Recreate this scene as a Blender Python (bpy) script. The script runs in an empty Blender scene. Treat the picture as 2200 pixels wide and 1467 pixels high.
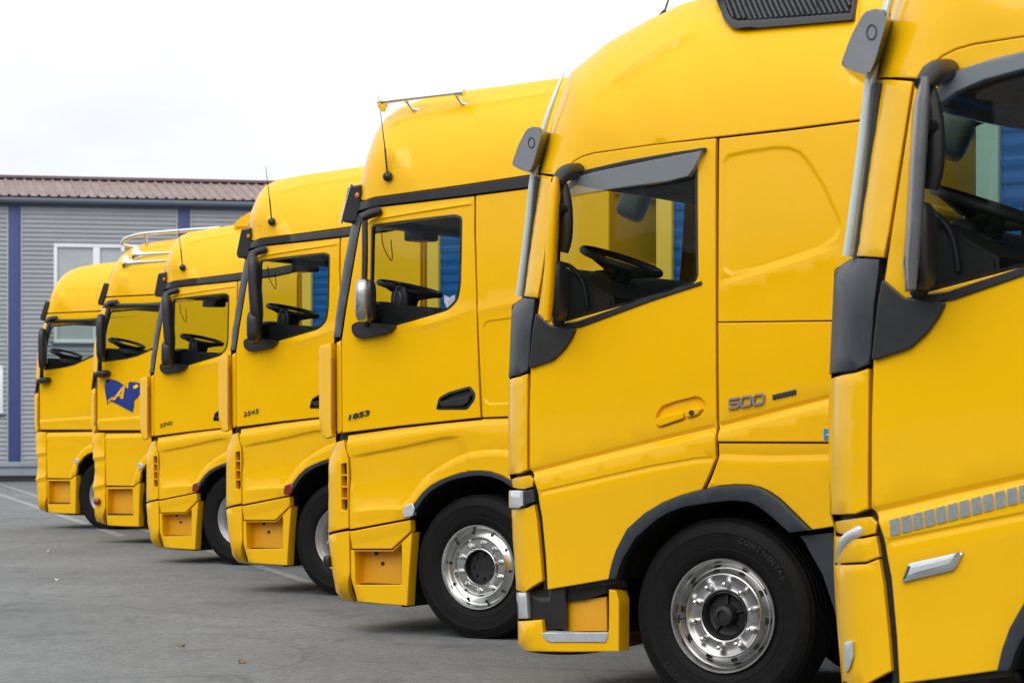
import bpy, bmesh, math, random
from mathutils import Vector, Matrix, noise
from mathutils.geometry import delaunay_2d_cdt
R = math.radians
random.seed(7)
sc = bpy.context.scene
col = sc.collection

# ---------------------------------------------------------------- camera, sky, sun
cam_d = bpy.data.cameras.new('camera'); cam = bpy.data.objects.new('camera', cam_d); col.objects.link(cam)
cam.location = (0, 0, 1.5); cam.rotation_euler = (R(90), 0, 0)
cam_d.sensor_width = 36; cam_d.lens = 90.0; cam_d.shift_y = 181.5 / 2200
cam_d.clip_end = 2000; cam_d.clip_start = .1
cam_d.dof.use_dof = True; cam_d.dof.focus_distance = 15.5; cam_d.dof.aperture_fstop = 7.1
sc.camera = cam
sc.view_settings.view_transform = 'Standard'; sc.view_settings.look = 'None'
sc.view_settings.gamma = 1; sc.view_settings.exposure = 0.1
sc.cycles.max_bounces = 8; sc.cycles.transparent_max_bounces = 16
sc.cycles.caustics_reflective = False; sc.cycles.caustics_refractive = False

SUN_EL, SUN_AZ = 42, 204
w = bpy.data.worlds.new('World'); sc.world = w; w.use_nodes = True
nt = w.node_tree; nt.nodes.clear()
def N(nt, t, **k):
    n = nt.nodes.new(t)
    for a, b in k.items(): setattr(n, a, b)
    return n
def sky_world():
    L = nt.links.new
    out = N(nt, 'ShaderNodeOutputWorld'); bg = N(nt, 'ShaderNodeBackground'); sky = N(nt, 'ShaderNodeTexSky', sky_type='NISHITA')
    sky.sun_disc = False; sky.sun_elevation = R(SUN_EL); sky.sun_rotation = R(SUN_AZ)
    tc = N(nt, 'ShaderNodeTexCoord'); mp = N(nt, 'ShaderNodeMapping'); mp.inputs['Scale'].default_value = (1, 1, 3.2)
    n1 = N(nt, 'ShaderNodeTexNoise'); n1.inputs['Scale'].default_value = 3.4; n1.inputs['Detail'].default_value = 6; n1.inputs['Roughness'].default_value = .5
    L(tc.outputs['Generated'], mp.inputs[0]); L(mp.outputs[0], n1.inputs[0])
    cr = N(nt, 'ShaderNodeValToRGB'); cr.color_ramp.elements[0].position = .38; cr.color_ramp.elements[1].position = .56
    cr.color_ramp.elements[0].color = (8.4, 8.7, 9.2, 1); cr.color_ramp.elements[1].color = (10.6, 10.55, 10.5, 1)
    L(n1.outputs['Fac'], cr.inputs[0])
    # an overcast sky is brighter towards the zenith
    sep = N(nt, 'ShaderNodeSeparateXYZ'); L(tc.outputs['Generated'], sep.inputs[0])
    mr = N(nt, 'ShaderNodeMapRange'); mr.inputs['From Min'].default_value = .12; mr.inputs['From Max'].default_value = .9
    mr.inputs['To Min'].default_value = 1.0; mr.inputs['To Max'].default_value = 1.5; L(sep.outputs[2], mr.inputs['Value'])
    vm = N(nt, 'ShaderNodeVectorMath', operation='SCALE'); L(cr.outputs[0], vm.inputs[0]); L(mr.outputs[0], vm.inputs['Scale'])
    mx = N(nt, 'ShaderNodeMix', data_type='RGBA'); mx.inputs[0].default_value = .93
    L(sky.outputs[0], mx.inputs[6]); L(vm.outputs[0], mx.inputs[7])
    L(mx.outputs[2], bg.inputs[0]); bg.inputs[1].default_value = .1; L(bg.outputs[0], out.inputs[0])
sky_world()
sd = bpy.data.lights.new('sun', 'SUN'); sd.energy = 1.35; sd.angle = R(50); sd.color = (1, .97, .93)
sun = bpy.data.objects.new('sun', sd); col.objects.link(sun)
_az = R(SUN_AZ)   # measured clockwise from +Y; the sun stands behind the camera, a little to the left
_dir = Vector((math.sin(_az) * math.cos(R(SUN_EL)), math.cos(_az) * math.cos(R(SUN_EL)), math.sin(R(SUN_EL))))
sun.rotation_euler = _dir.to_track_quat('Z', 'Y').to_euler(); sun.location = _dir * 60

# ---------------------------------------------------------------- materials
def mat(name, c, rough=.5, metal=0, coat=0, spec=.5, var=0, vscale=3, bump=0, bscale=40, coatr=.06, vdark=None):
    m = bpy.data.materials.new(name); m.use_nodes = True; t = m.node_tree; b = t.nodes['Principled BSDF']; L = t.links.new
    b.inputs['Base Color'].default_value = (*c, 1); b.inputs['Roughness'].default_value = rough; b.inputs['Metallic'].default_value = metal
    b.inputs['Coat Weight'].default_value = coat; b.inputs['Coat Roughness'].default_value = coatr; b.inputs['Specular IOR Level'].default_value = spec
    if var or bump:
        tc = N(t, 'ShaderNodeTexCoord')
    if var:
        n = N(t, 'ShaderNodeTexNoise'); n.inputs['Scale'].default_value = vscale; n.inputs['Detail'].default_value = 8; n.inputs['Roughness'].default_value = .65
        L(tc.outputs['Object'], n.inputs[0])
        r = N(t, 'ShaderNodeValToRGB'); r.color_ramp.elements[0].position = .32; r.color_ramp.elements[1].position = .7
        d = vdark or tuple(x * (1 - var) for x in c)
        r.color_ramp.elements[0].color = (*d, 1); r.color_ramp.elements[1].color = (*[min(1, x * (1 + var * .6)) for x in c], 1)
        L(n.outputs['Fac'], r.inputs[0]); L(r.outputs[0], b.inputs['Base Color'])
        rr = N(t, 'ShaderNodeMapRange'); rr.inputs['To Min'].default_value = rough * .8; rr.inputs['To Max'].default_value = min(1, rough * 1.25)
        L(n.outputs['Fac'], rr.inputs['Value']); L(rr.outputs[0], b.inputs['Roughness'])
    if bump:
        n = N(t, 'ShaderNodeTexNoise'); n.inputs['Scale'].default_value = bscale; n.inputs['Detail'].default_value = 4
        L(tc.outputs['Object'], n.inputs[0]); bp = N(t, 'ShaderNodeBump'); bp.inputs['Strength'].default_value = bump; bp.inputs['Distance'].default_value = .02
        L(n.outputs['Fac'], bp.inputs['Height']); L(bp.outputs[0], b.inputs['Normal'])
    return m
YEL = mat('yellow_paint', (.88, .487, .0015), .45, coat=.65, spec=.03, var=.03, vscale=1.3, bump=.008, bscale=1.4, coatr=.10)
YEL2 = mat('yellow_plastic', (.80, .38, .006), .42, coat=.25, var=.05, vscale=5)
MSH = mat('mirror_shell', (.035, .05, .045), .5)
BDG = mat('satin_badge', (.30, .27, .28), .35, .3)
VIS = mat('visor_plastic', (.17, .18, .20), .22, coat=1.0, var=.12, vscale=7)
LGR = mat('light_grey_plastic', (.10, .106, .12), .26, coat=.5, var=.1, vscale=9)
GRY = mat('grey_trim_plastic', (.030, .036, .046), .42, spec=.4, var=.15, vscale=9)
BLK = mat('black_trim', (.014, .014, .016), .38, var=.2, vscale=8)
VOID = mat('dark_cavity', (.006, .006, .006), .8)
INT = mat('cab_interior', (.022, .022, .023), .6, var=.2, vscale=5)
RUB = mat('tyre_rubber', (.0075, .0073, .0078), .6, spec=.15, var=.3, vscale=14, bump=.15, bscale=90)
CHR = mat('chrome', (.78, .79, .8), .09, 1)
ALU2 = mat('brushed_aluminium', (.46, .455, .45), .26, 1, var=.2, vscale=18)
SLV = mat('pale_trim_strip', (.60, .66, .63), .25, .4)
ALU = mat('polished_aluminium', (.62, .62, .61), .2, 1, var=.1, vscale=22)
STL = mat('silver_painted_steel', (.42, .43, .45), .35, .5, var=.15, vscale=10)
TRD = mat('aluminium_tread', (.5, .53, .56), .45, .4, var=.1, vscale=30)
CLEAR = mat('lamp_lens', (.62, .65, .68), .12, .3, coat=.8)
RED = mat('red_lens', (.20, .012, .01), .2, coat=.8)
ORG = mat('orange_lens', (.55, .16, .01), .2, coat=.6)
REFL = mat('reflective_tape', (.50, .56, .60), .35, .1, var=.2, vscale=60)
BLUB = mat('blue_body_panel', (.006, .10, .34), .45, spec=.2, var=.12, vscale=3)
CRM = mat('cream_post', (.78, .52, .05), .4)
BLUD = mat('blue_decal', (.008, .03, .22), .4)
SMK = None
def glass(name, tint, spec):
    m = bpy.data.materials.new(name); m.use_nodes = True; t = m.node_tree; t.nodes.clear(); L = t.links.new
    o = N(t, 'ShaderNodeOutputMaterial'); tr = N(t, 'ShaderNodeBsdfTransparent'); tr.inputs[0].default_value = (*tint, 1)
    gl = N(t, 'ShaderNodeBsdfGlossy'); gl.inputs['Roughness'].default_value = .02; gl.inputs[0].default_value = (1, 1, 1, 1)
    fr = N(t, 'ShaderNodeFresnel'); fr.inputs[0].default_value = spec; mx = N(t, 'ShaderNodeMixShader')
    L(fr.outputs[0], mx.inputs[0]); L(tr.outputs[0], mx.inputs[1]); L(gl.outputs[0], mx.inputs[2]); L(mx.outputs[0], o.inputs[0])
    return m
GLS = glass('window_glass', (.77, .83, .80), 1.27)
def smoked():
    m = bpy.data.materials.new('smoked_acrylic'); m.use_nodes = True; t = m.node_tree; t.nodes.clear(); L = t.links.new
    o = N(t, 'ShaderNodeOutputMaterial'); tr = N(t, 'ShaderNodeBsdfTransparent'); tr.inputs[0].default_value = (.62, .62, .62, 1)
    p = N(t, 'ShaderNodeBsdfPrincipled'); p.inputs['Base Color'].default_value = (.42, .48, .53, 1); p.inputs['Roughness'].default_value = .08
    mx = N(t, 'ShaderNodeMixShader'); mx.inputs[0].default_value = .42
    L(tr.outputs[0], mx.inputs[1]); L(p.outputs[0], mx.inputs[2]); L(mx.outputs[0], o.inputs[0]); return m
SMK = smoked()
def asphalt():
    m = bpy.data.materials.new('asphalt'); m.use_nodes = True; t = m.node_tree; b = t.nodes['Principled BSDF']; L = t.links.new
    tc = N(t, 'ShaderNodeTexCoord')
    def ns(s, d=6, r=.6, sc3=None):
        n = N(t, 'ShaderNodeTexNoise'); n.inputs['Scale'].default_value = s; n.inputs['Detail'].default_value = d; n.inputs['Roughness'].default_value = r
        if sc3:
            mp = N(t, 'ShaderNodeMapping'); mp.inputs['Scale'].default_value = sc3; mp.inputs['Rotation'].default_value = (0, 0, R(35)); L(tc.outputs['Object'], mp.inputs[0]); L(mp.outputs[0], n.inputs[0])
        else: L(tc.outputs['Object'], n.inputs[0])
        return n
    def ramp(src, p0, p1, c0, c1):
        r = N(t, 'ShaderNodeValToRGB'); r.color_ramp.elements[0].position = p0; r.color_ramp.elements[1].position = p1
        r.color_ramp.elements[0].color = (*c0, 1); r.color_ramp.elements[1].color = (*c1, 1); L(src, r.inputs[0]); return r.outputs[0]
    def mul(a, bb, f=1):
        x = N(t, 'ShaderNodeMix', data_type='RGBA', blend_type='MULTIPLY'); x.inputs[0].default_value = f; L(a, x.inputs[6]); L(bb, x.inputs[7]); return x.outputs[2]
    base = ramp(ns(.35, 7, .62).outputs['Fac'], .3, .72, (.122, .130, .134), (.190, .201, .204))
    grain = ramp(ns(95, 2, .5).outputs['Fac'], .3, .7, (.5, .5, .5), (1.5, 1.5, 1.5))
    coarse = ramp(ns(17, 9, .82).outputs['Fac'], .34, .66, (.62, .62, .62), (1.38, 1.38, 1.38))
    mid = ramp(ns(6, 8, .7, (1, .35, 1)).outputs['Fac'], .3, .75, (.80, .80, .80), (1.15, 1.15, 1.15))
    stain = ramp(ns(.9, 5, .7).outputs['Fac'], .56, .68, (1, 1, 1), (.66, .66, .67))
    vo = N(t, 'ShaderNodeTexVoronoi', feature='DISTANCE_TO_EDGE'); vo.inputs['Scale'].default_value = .33
    wn = ns(1.6, 6, .7); va = N(t, 'ShaderNodeMix', data_type='RGBA'); va.inputs[0].default_value = .25
    L(tc.outputs['Object'], va.inputs[6]); L(wn.outputs['Color'], va.inputs[7]); L(va.outputs[2], vo.inputs['Vector'])
    crk = ramp(vo.outputs['Distance'], .0, .006, (.55, .55, .55), (1, 1, 1))
    L(mul(mul(mul(mul(mul(base, grain, .9), coarse), mid), stain), crk, .6), b.inputs['Base Color'])
    b.inputs['Roughness'].default_value = .78
    bp = N(t, 'ShaderNodeBump'); bp.inputs['Strength'].default_value = .5; bp.inputs['Distance'].default_value = .01
    L(ns(110, 3, .6).outputs['Fac'], bp.inputs['Height']); L(bp.outputs[0], b.inputs['Normal'])
    return m
ASP = asphalt()
def line_paint():
    m = bpy.data.materials.new('worn_line_paint'); m.use_nodes = True; t = m.node_tree; b = t.nodes['Principled BSDF']; L = t.links.new
    tc = N(t, 'ShaderNodeTexCoord'); n = N(t, 'ShaderNodeTexNoise'); n.inputs['Scale'].default_value = 7; n.inputs['Detail'].default_value = 9; n.inputs['Roughness'].default_value = .75
    L(tc.outputs['Object'], n.inputs[0]); r = N(t, 'ShaderNodeValToRGB'); r.color_ramp.elements[0].position = .36; r.color_ramp.elements[1].position = .58
    r.color_ramp.elements[0].color = (.14, .14, .14, 1); r.color_ramp.elements[1].color = (.31, .31, .31, 1)
    L(n.outputs['Fac'], r.inputs[0]); L(r.outputs[0], b.inputs['Base Color']); b.inputs['Roughness'].default_value = .7
    return m
LINE = line_paint()

# ---------------------------------------------------------------- helpers
def tag(o, label=None, cat=None, group=None, kind=None):
    if label: o['label'] = label
    if cat: o['category'] = cat
    if group: o['group'] = group
    if kind: o['kind'] = kind
    return o
def link_bm(name, bm, m, parent=None, smooth=38, label=None):
    me = bpy.data.meshes.new(name)
    if smooth:
        bm.normal_update()
        for e in bm.edges:
            if len(e.link_faces) == 2 and e.calc_face_angle(0) > R(smooth): e.smooth = False
        for f in bm.faces: f.smooth = True
    bm.to_mesh(me); bm.free()
    for x in (m if isinstance(m, (list, tuple)) else [m]): me.materials.append(x)
    o = bpy.data.objects.new(name, me); col.objects.link(o)
    if parent: o.parent = parent
    if label: o['label'] = label
    return o
def seg_near(p, poly):
    """nearest point: (distance, index, t)"""
    best = (1e9, 0, 0)
    for i in range(len(poly) - 1):
        a = poly[i]; b = poly[i + 1]; dx = b[0] - a[0]; dy = b[1] - a[1]; l = dx * dx + dy * dy
        t = 0 if l == 0 else max(0, min(1, ((p[0] - a[0]) * dx + (p[1] - a[1]) * dy) / l))
        d = math.hypot(p[0] - a[0] - t * dx, p[1] - a[1] - t * dy)
        if d < best[0]: best = (d, i, t)
    return best
def make_g(bnd, barrel=.012):
    def g(u, v):
        d, i, t = seg_near((u, v), bnd)
        a = bnd[i]; b = bnd[i + 1]; W = a[2] + (b[2] - a[2]) * t; Rr = a[3] + (b[3] - a[3]) * t
        q = max(0, (Rr - d) / Rr)
        return W * q ** 2.5 + barrel * ((v - 1.9) / 1.2) ** 2
    return g
def BS(bnd, A, B):
    """the stretch of the cab outline between the points nearest to A and B"""
    def par(P): d, i, t = seg_near(P, bnd); return i + t
    a, b = par(A), par(B)
    def at(s):
        i = min(int(s), len(bnd) - 2); t = s - i
        return (bnd[i][0] + (bnd[i + 1][0] - bnd[i][0]) * t, bnd[i][1] + (bnd[i + 1][1] - bnd[i][1]) * t)
    lo, hi = min(a, b), max(a, b)
    r = [at(lo)] + [(bnd[k][0], bnd[k][1]) for k in range(int(lo) + 1, int(math.ceil(hi))) if lo < k < hi] + [at(hi)]
    return r if a <= b else r[::-1]
def area(p): return sum(p[i][0] * p[(i + 1) % len(p)][1] - p[(i + 1) % len(p)][0] * p[i][1] for i in range(len(p))) / 2
def ccw(p): return list(p) if area(p) > 0 else list(p)[::-1]
def dens(poly, step, closed=True):
    out = []; n = len(poly)
    for i in range(n if closed else n - 1):
        a = poly[i]; b = poly[(i + 1) % n]; l = math.hypot(b[0] - a[0], b[1] - a[1]); k = max(1, int(math.ceil(l / step)))
        if l < 1e-6: continue
        for j in range(k): out.append((a[0] + (b[0] - a[0]) * j / k, a[1] + (b[1] - a[1]) * j / k))
    if not closed: out.append(tuple(poly[-1][:2]))
    return out
def rnd(poly, r, n=5):
    """round the corners of a closed polygon"""
    out = []; k = len(poly)
    for i in range(k):
        p = Vector(poly[i][:2]); a = Vector(poly[i - 1][:2]); b = Vector(poly[(i + 1) % k][:2])
        da = (a - p); db = (b - p); la = da.length; lb = db.length
        if la < 1e-5 or lb < 1e-5: continue
        rr = min(r, la * .45, lb * .45); s = p + da / la * rr; e = p + db / lb * rr
        for j in range(n + 1):
            t = j / n; q = s * (1 - t) ** 2 + p * 2 * t * (1 - t) + e * t * t
            out.append((q.x, q.y))
    return out
def offs(poly, d):
    """inset a ccw polygon by d"""
    out = []; n = len(poly)
    for i in range(n):
        p = Vector(poly[i]); a = Vector(poly[i - 1]); b = Vector(poly[(i + 1) % n])
        e1 = (p - a); e2 = (b - p)
        if e1.length < 1e-7 or e2.length < 1e-7: continue
        e1.normalize(); e2.normalize(); n1 = Vector((-e1.y, e1.x)); n2 = Vector((-e2.y, e2.x)); m = n1 + n2
        if m.length < .3: m = n1
        m.normalize(); c = max(.5, m.dot(n1)); q = p + m * d / c; out.append((q.x, q.y))
    return out
def inpoly(x, y, p):
    c = False; j = len(p) - 1
    for i in range(len(p)):
        if (p[i][1] > y) != (p[j][1] > y) and x < (p[j][0] - p[i][0]) * (y - p[i][1]) / (p[j][1] - p[i][1]) + p[i][0]: c = not c
        j = i
    return c
def smooth01(t): t = max(0, min(1, t)); return t * t * (3 - 2 * t)
def prof_at(pr, d):
    if d <= pr[0][0]: return pr[0][1]
    for a, b in zip(pr, pr[1:]):
        if d <= b[0]: return a[1] + (b[1] - a[1]) * (d - a[0]) / (b[0] - a[0] + 1e-9)
    return pr[-1][1]
def feat_w(feats, u, v):
    s = 0
    for f in feats:
        pl, pr = f[0], f[1]; closed = len(f) > 2 and f[2]
        line = list(pl) + [pl[0]] if closed else pl
        d, i, t = seg_near((u, v), line)
        if closed: sg = -1 if inpoly(u, v, pl) else 1
        else:
            a = line[i]; b = line[i + 1]; sg = 1 if (b[0] - a[0]) * (v - a[1]) - (b[1] - a[1]) * (u - a[0]) < 0 else -1   # + is below a line that runs rearwards
        fade = 1
        if not closed:
            if (i == 0 and t <= 0) or (i == len(line) - 2 and t >= 1): fade = 1 - smooth01(d / .15)
            L0 = f[3] if len(f) > 3 else 0      # taper length at both ends of the line
            if L0:
                e = min(math.hypot(u - line[0][0], v - line[0][1]), math.hypot(u - line[-1][0], v - line[-1][1])); fade *= smooth01(e / L0)
        s += prof_at(pr, sg * d) * fade
    return s
def knots(pr):
    out = []
    for i, (d, _) in enumerate(pr):
        if 0 < i < len(pr) - 1 or len(pr) < 3: out += [d - .003, d + .003]
        else: out.append(d)
    return out
def panel(name, outline, g, m, parent, holes=(), inset=.0024, depth=.03, res=.07, off=0, feats=(), right=False, edge=.0045, round_=0, bnd_step=.035, label=None, hdepth=None):
    """a curved sheet-metal panel on the truck's side: outline in (u, v) = metres behind the nose, metres up"""
    outline = ccw([tuple(p[:2]) for p in outline])
    if round_: outline = rnd(outline, round_)
    outline = dens(outline, bnd_step)
    if inset: outline = offs(outline, inset)
    rings = [(outline, .003)]
    inner = offs(outline, edge) if edge else None
    if inner: rings.append((inner, 0))
    hs = []
    for h in holes:
        h = dens(ccw([tuple(p[:2]) for p in h]), bnd_step); hs.append(h); rings.append((h, .0035 if edge else 0))
        if edge: rings.append((offs(h, -edge), 0))
    pts = []; edges = []; extra = []
    for r_, e_ in rings:
        k = len(pts); n = len(r_)
        for i, p in enumerate(r_): pts.append(Vector(p)); extra.append(e_); edges.append((k + i, k + (i + 1) % n))
    nring = len(pts)
    allr = outline; xs = [p[0] for p in outline]; ys = [p[1] for p in outline]
    def ok(x, y, md):
        if not inpoly(x, y, outline): return False
        if seg_near((x, y), outline + [outline[0]])[0] < md: return False
        for h in hs:
            if inpoly(x, y, h) or seg_near((x, y), h + [h[0]])[0] < md: return False
        return True
    fp = []
    for f in feats:
        closed = len(f) > 2 and f[2]
        line = dens([p[:2] for p in f[0]], .025, closed)
        if closed: line.append(line[0])
        for i, p in enumerate(line):
            a = line[max(0, i - 1)]; b = line[min(len(line) - 1, i + 1)]; dx = b[0] - a[0]; dy = b[1] - a[1]; l = math.hypot(dx, dy) or 1
            for d in knots(f[1]):
                for sg in ((1, -1) if closed else (1,)):
                    q = (p[0] + dy / l * d * sg, p[1] - dx / l * d * sg)
                    if ok(q[0], q[1], edge + .002): fp.append(q)
    nx = int((max(xs) - min(xs)) / res) + 1; ny = int((max(ys) - min(ys)) / res) + 1
    gp = []
    for i in range(nx + 1):
        for j in range(ny + 1):
            x = min(xs) + (i + (.5 if j % 2 else 0)) * res; y = min(ys) + j * res
            if ok(x, y, res * .45): gp.append((x, y))
    for f in feats:
        closed = len(f) > 2 and f[2]; line = list(f[0]) + ([f[0][0]] if closed else []); kn = knots(f[1])
        gp = [q for q in gp if (lambda dd: min(min(abs(dd - k_), abs(dd + k_)) for k_ in kn) > .022)(seg_near(q, line)[0])]
    for q in fp + gp: pts.append(Vector(q)); extra.append(0)
    V, E, F, ov, oe, of = delaunay_2d_cdt(pts, edges, [], 0, 1e-5)
    bm = bmesh.new(); vs = []
    for i, p in enumerate(V):
        ex = max([extra[k] for k in ov[i]] or [0])
        ww = g(p.x, p.y) + off + ex + (feat_w(feats, p.x, p.y) if feats else 0)
        vs.append(bm.verts.new((p.x, (2.5 - ww) if right else ww, p.y)))
    mapo = {}
    for i, o_ in enumerate(ov):
        for k in o_: mapo[k] = i
    for f in F:
        cx = sum(V[k].x for k in f) / len(f); cy = sum(V[k].y for k in f) / len(f)
        if not inpoly(cx, cy, outline) or any(inpoly(cx, cy, h) for h in hs): continue
        t = [vs[k] for k in f]
        if right: t = t[::-1]
        try: bm.faces.new(t)
        except ValueError: pass
    if depth:
        k = 0
        for r_, e_ in rings:
            n = len(r_)
            if e_ > 0 or not edge:
                dd = hdepth if (hdepth and r_ is not outline) else depth
                idx = [mapo[k + i] for i in range(n) if (k + i) in mapo]
                low = {}
                for i in idx:
                    if i not in low:
                        c = vs[i].co; low[i] = bm.verts.new((c.x, c.y + (-dd if right else dd), c.z))
                for a, b in zip(idx, idx[1:] + idx[:1]):
                    if a != b:
                        try: bm.faces.new((vs[b], vs[a], low[a], low[b]) if not right else (vs[a], vs[b], low[b], low[a]))
                        except ValueError: pass
            k += n
    loose = [v for v in bm.verts if not v.link_faces]
    bmesh.ops.delete(bm, geom=loose, context='VERTS')
    return link_bm(name, bm, m, parent, 32, label)
def add_box(bm, x0, x1, y0, y1, z0, z1, bev=0, mi=0):
    r = bmesh.ops.create_cube(bm, size=1); vs = r['verts']
    for v in vs: v.co = Vector(((x0 + x1) / 2 + v.co.x * (x1 - x0), (y0 + y1) / 2 + v.co.y * (y1 - y0), (z0 + z1) / 2 + v.co.z * (z1 - z0)))
    fs = set(f for v in vs for f in v.link_faces)
    for f in fs: f.material_index = mi
    if bev:
        es = list(set(e for v in vs for e in v.link_edges))
        bmesh.ops.bevel(bm, geom=es, offset=bev, segments=3, affect='EDGES', profile=.5)
def box(name, x0, x1, y0, y1, z0, z1, m, parent=None, bev=.008, label=None):
    bm = bmesh.new(); add_box(bm, x0, x1, y0, y1, z0, z1, bev); return link_bm(name, bm, m, parent, 38, label)
def add_tube(bm, pts, r, n=10, cap=True, flat=1):
    pts = [Vector(p) for p in pts]; rs = r if isinstance(r, (list, tuple)) else [r] * len(pts); rings = []
    up = Vector((0, 1, .01))
    for i, p in enumerate(pts):
        d = (pts[min(i + 1, len(pts) - 1)] - pts[max(i - 1, 0)]).normalized()
        a = d.cross(up)
        if a.length < .05: a = d.cross(Vector((1, 0, 0)))
        a.normalize(); b = d.cross(a).normalized()
        rings.append([bm.verts.new(p + (a * math.cos(2 * math.pi * k / n) + b * math.sin(2 * math.pi * k / n) * flat) * rs[i]) for k in range(n)])
    for A, B in zip(rings, rings[1:]):
        for k in range(n): bm.faces.new((A[k], A[(k + 1) % n], B[(k + 1) % n], B[k]))
    if cap: bm.faces.new(rings[0][::-1]); bm.faces.new(rings[-1])
def curve(pts, n=6):
    P = [Vector(p) for p in pts]; out = []
    for i in range(len(P) - 1):
        a = P[max(0, i - 1)]; b = P[i]; c = P[i + 1]; d = P[min(len(P) - 1, i + 2)]
        for j in range(n):
            t = j / n; out.append(.5 * ((2 * b) + (c - a) * t + (2 * a - 5 * b + 4 * c - d) * t * t + (3 * b - a - 3 * c + d) * t ** 3))
    return out + [P[-1]]
def tube(name, pts, r, m, parent, n=10, flat=1, sm=False):
    bm = bmesh.new(); P = curve(pts) if sm else pts
    if sm and isinstance(r, (list, tuple)):
        rr = [];
        for i in range(len(P)):
            s = i / (len(P) - 1) * (len(r) - 1); k = min(int(s), len(r) - 2); rr.append(r[k] + (r[k + 1] - r[k]) * (s - k))
        r = rr
    add_tube(bm, P, r, n, True, flat); return link_bm(name, bm, m, parent, 45)
def prism_y(name, poly, y0, y1, m, parent, bev=.01, bulge=0, ny=1, label=None, endscale=1, res_mi=None):
    """a side-view polygon extruded across the truck, its ends rounded off, with an optional forward bulge"""
    poly = ccw([tuple(p[:2]) for p in poly]); cx = sum(p[0] for p in poly) / len(poly); cz = sum(p[1] for p in poly) / len(poly)
    st = []
    if endscale < 1: st = [(0, endscale), (.02, (1 + endscale) / 2 + .05), (.06, 1)]
    else: st = [(0, 1 - 0), (bev, 1)]
    ys = [(y0 + a if False else y0 + a * 1.0, s) for a, s in st]
    mid = [(y0 + (y1 - y0) * k / (ny + 1), 1) for k in range(1, ny + 1)]
    ys = ys + mid + [(y1 - a, s) for a, s in st[::-1]]
    bm = bmesh.new(); rings = []
    for y, s in ys:
        t = (y - y0) / (y1 - y0); f = bulge * (1 - abs(2 * t - 1) ** 2.5)
        rings.append([bm.verts.new((cx + (p[0] - cx) * s - f, y, cz + (p[1] - cz) * s)) for p in poly])
    n = len(poly)
    for A, B in zip(rings, rings[1:]):
        for k in range(n): bm.faces.new((A[k], B[k], B[(k + 1) % n], A[(k + 1) % n]))
    bm.faces.new(rings[0]); bm.faces.new(rings[-1][::-1])
    if endscale == 1 and bev:
        es = [e for r_ in (rings[0], rings[-1]) for i in range(n) for e in [bm.edges.get((r_[i], r_[(i + 1) % n]))] if e]
        bmesh.ops.bevel(bm, geom=es, offset=bev * .8, segments=2, affect='EDGES')
    return link_bm(name, bm, m, parent, 35, label)
def blob(name, c, s, m, parent, rot=(0, 0, 0), p=2.6, label=None):
    """a rounded pod (superellipsoid)"""
    bm = bmesh.new(); bmesh.ops.create_uvsphere(bm, u_segments=28, v_segments=16, radius=1)
    M = Matrix.Translation(c) @ (Matrix.Rotation(rot[2], 4, 'Z') @ Matrix.Rotation(rot[1], 4, 'Y') @ Matrix.Rotation(rot[0], 4, 'X'))
    for v in bm.verts:
        q = v.co; l = (abs(q.x) ** p + abs(q.y) ** p + abs(q.z) ** p) ** (1 / p); q = q / l
        v.co = M @ Vector((q.x * s[0], q.y * s[1], q.z * s[2]))
    return link_bm(name, bm, m, parent, 60, label)
def lathe_bm(bm, prof, n=64, mi=0, c=(0, 0)):
    """profile of (radius, y) turned round the axle (the y axis)"""
    rings = []
    for r, y in prof: rings.append([bm.verts.new((c[0] + r * math.cos(2 * math.pi * k / n), y, c[1] + r * math.sin(2 * math.pi * k / n))) for k in range(n)])
    for A, B in zip(rings, rings[1:]):
        for k in range(n):
            f = bm.faces.new((A[k], A[(k + 1) % n], B[(k + 1) % n], B[k])); f.material_index = mi
    return rings
def cap_ring(bm, ring, mi=0): f = bm.faces.new(ring); f.material_index = mi
def text_mesh(name, s, size, m, parent, loc, rotz_tilt=0, shear=0, width=None, ext=.003, y=None, spacing=1.0, bold=0):
    """lettering standing on the truck's side: x = rearwards, z = up"""
    cu = bpy.data.curves.new(name, 'FONT'); cu.body = s; cu.size = size; cu.extrude = ext; cu.shear = shear; cu.space_character = spacing; cu.offset = bold
    to = bpy.data.objects.new(name, cu); col.objects.link(to); bpy.context.view_layer.update()
    me = bpy.data.meshes.new_from_object(to.evaluated_get(bpy.context.evaluated_depsgraph_get())); col.objects.unlink(to); bpy.data.objects.remove(to)
    x1 = max(v.co.x for v in me.vertices); x0 = min(v.co.x for v in me.vertices); k = (width / (x1 - x0)) if width else 1
    for v in me.vertices:
        x = (v.co.x - x0) * k; z = v.co.y; yy = -v.co.z
        v.co = (loc[0] + x * math.cos(rotz_tilt) - z * math.sin(rotz_tilt), loc[1] + yy, loc[2] + x * math.sin(rotz_tilt) + z * math.cos(rotz_tilt))
    me.materials.clear(); me.materials.append(m)
    o = bpy.data.objects.new(name, me); col.objects.link(o); o.parent = parent; return o
def copy_tree(o, parent=None):
    c = o.copy(); col.objects.link(c); c.parent = parent
    for ch in [x for x in bpy.data.objects if x.parent == o]: copy_tree(ch, c)
    return c

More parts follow.
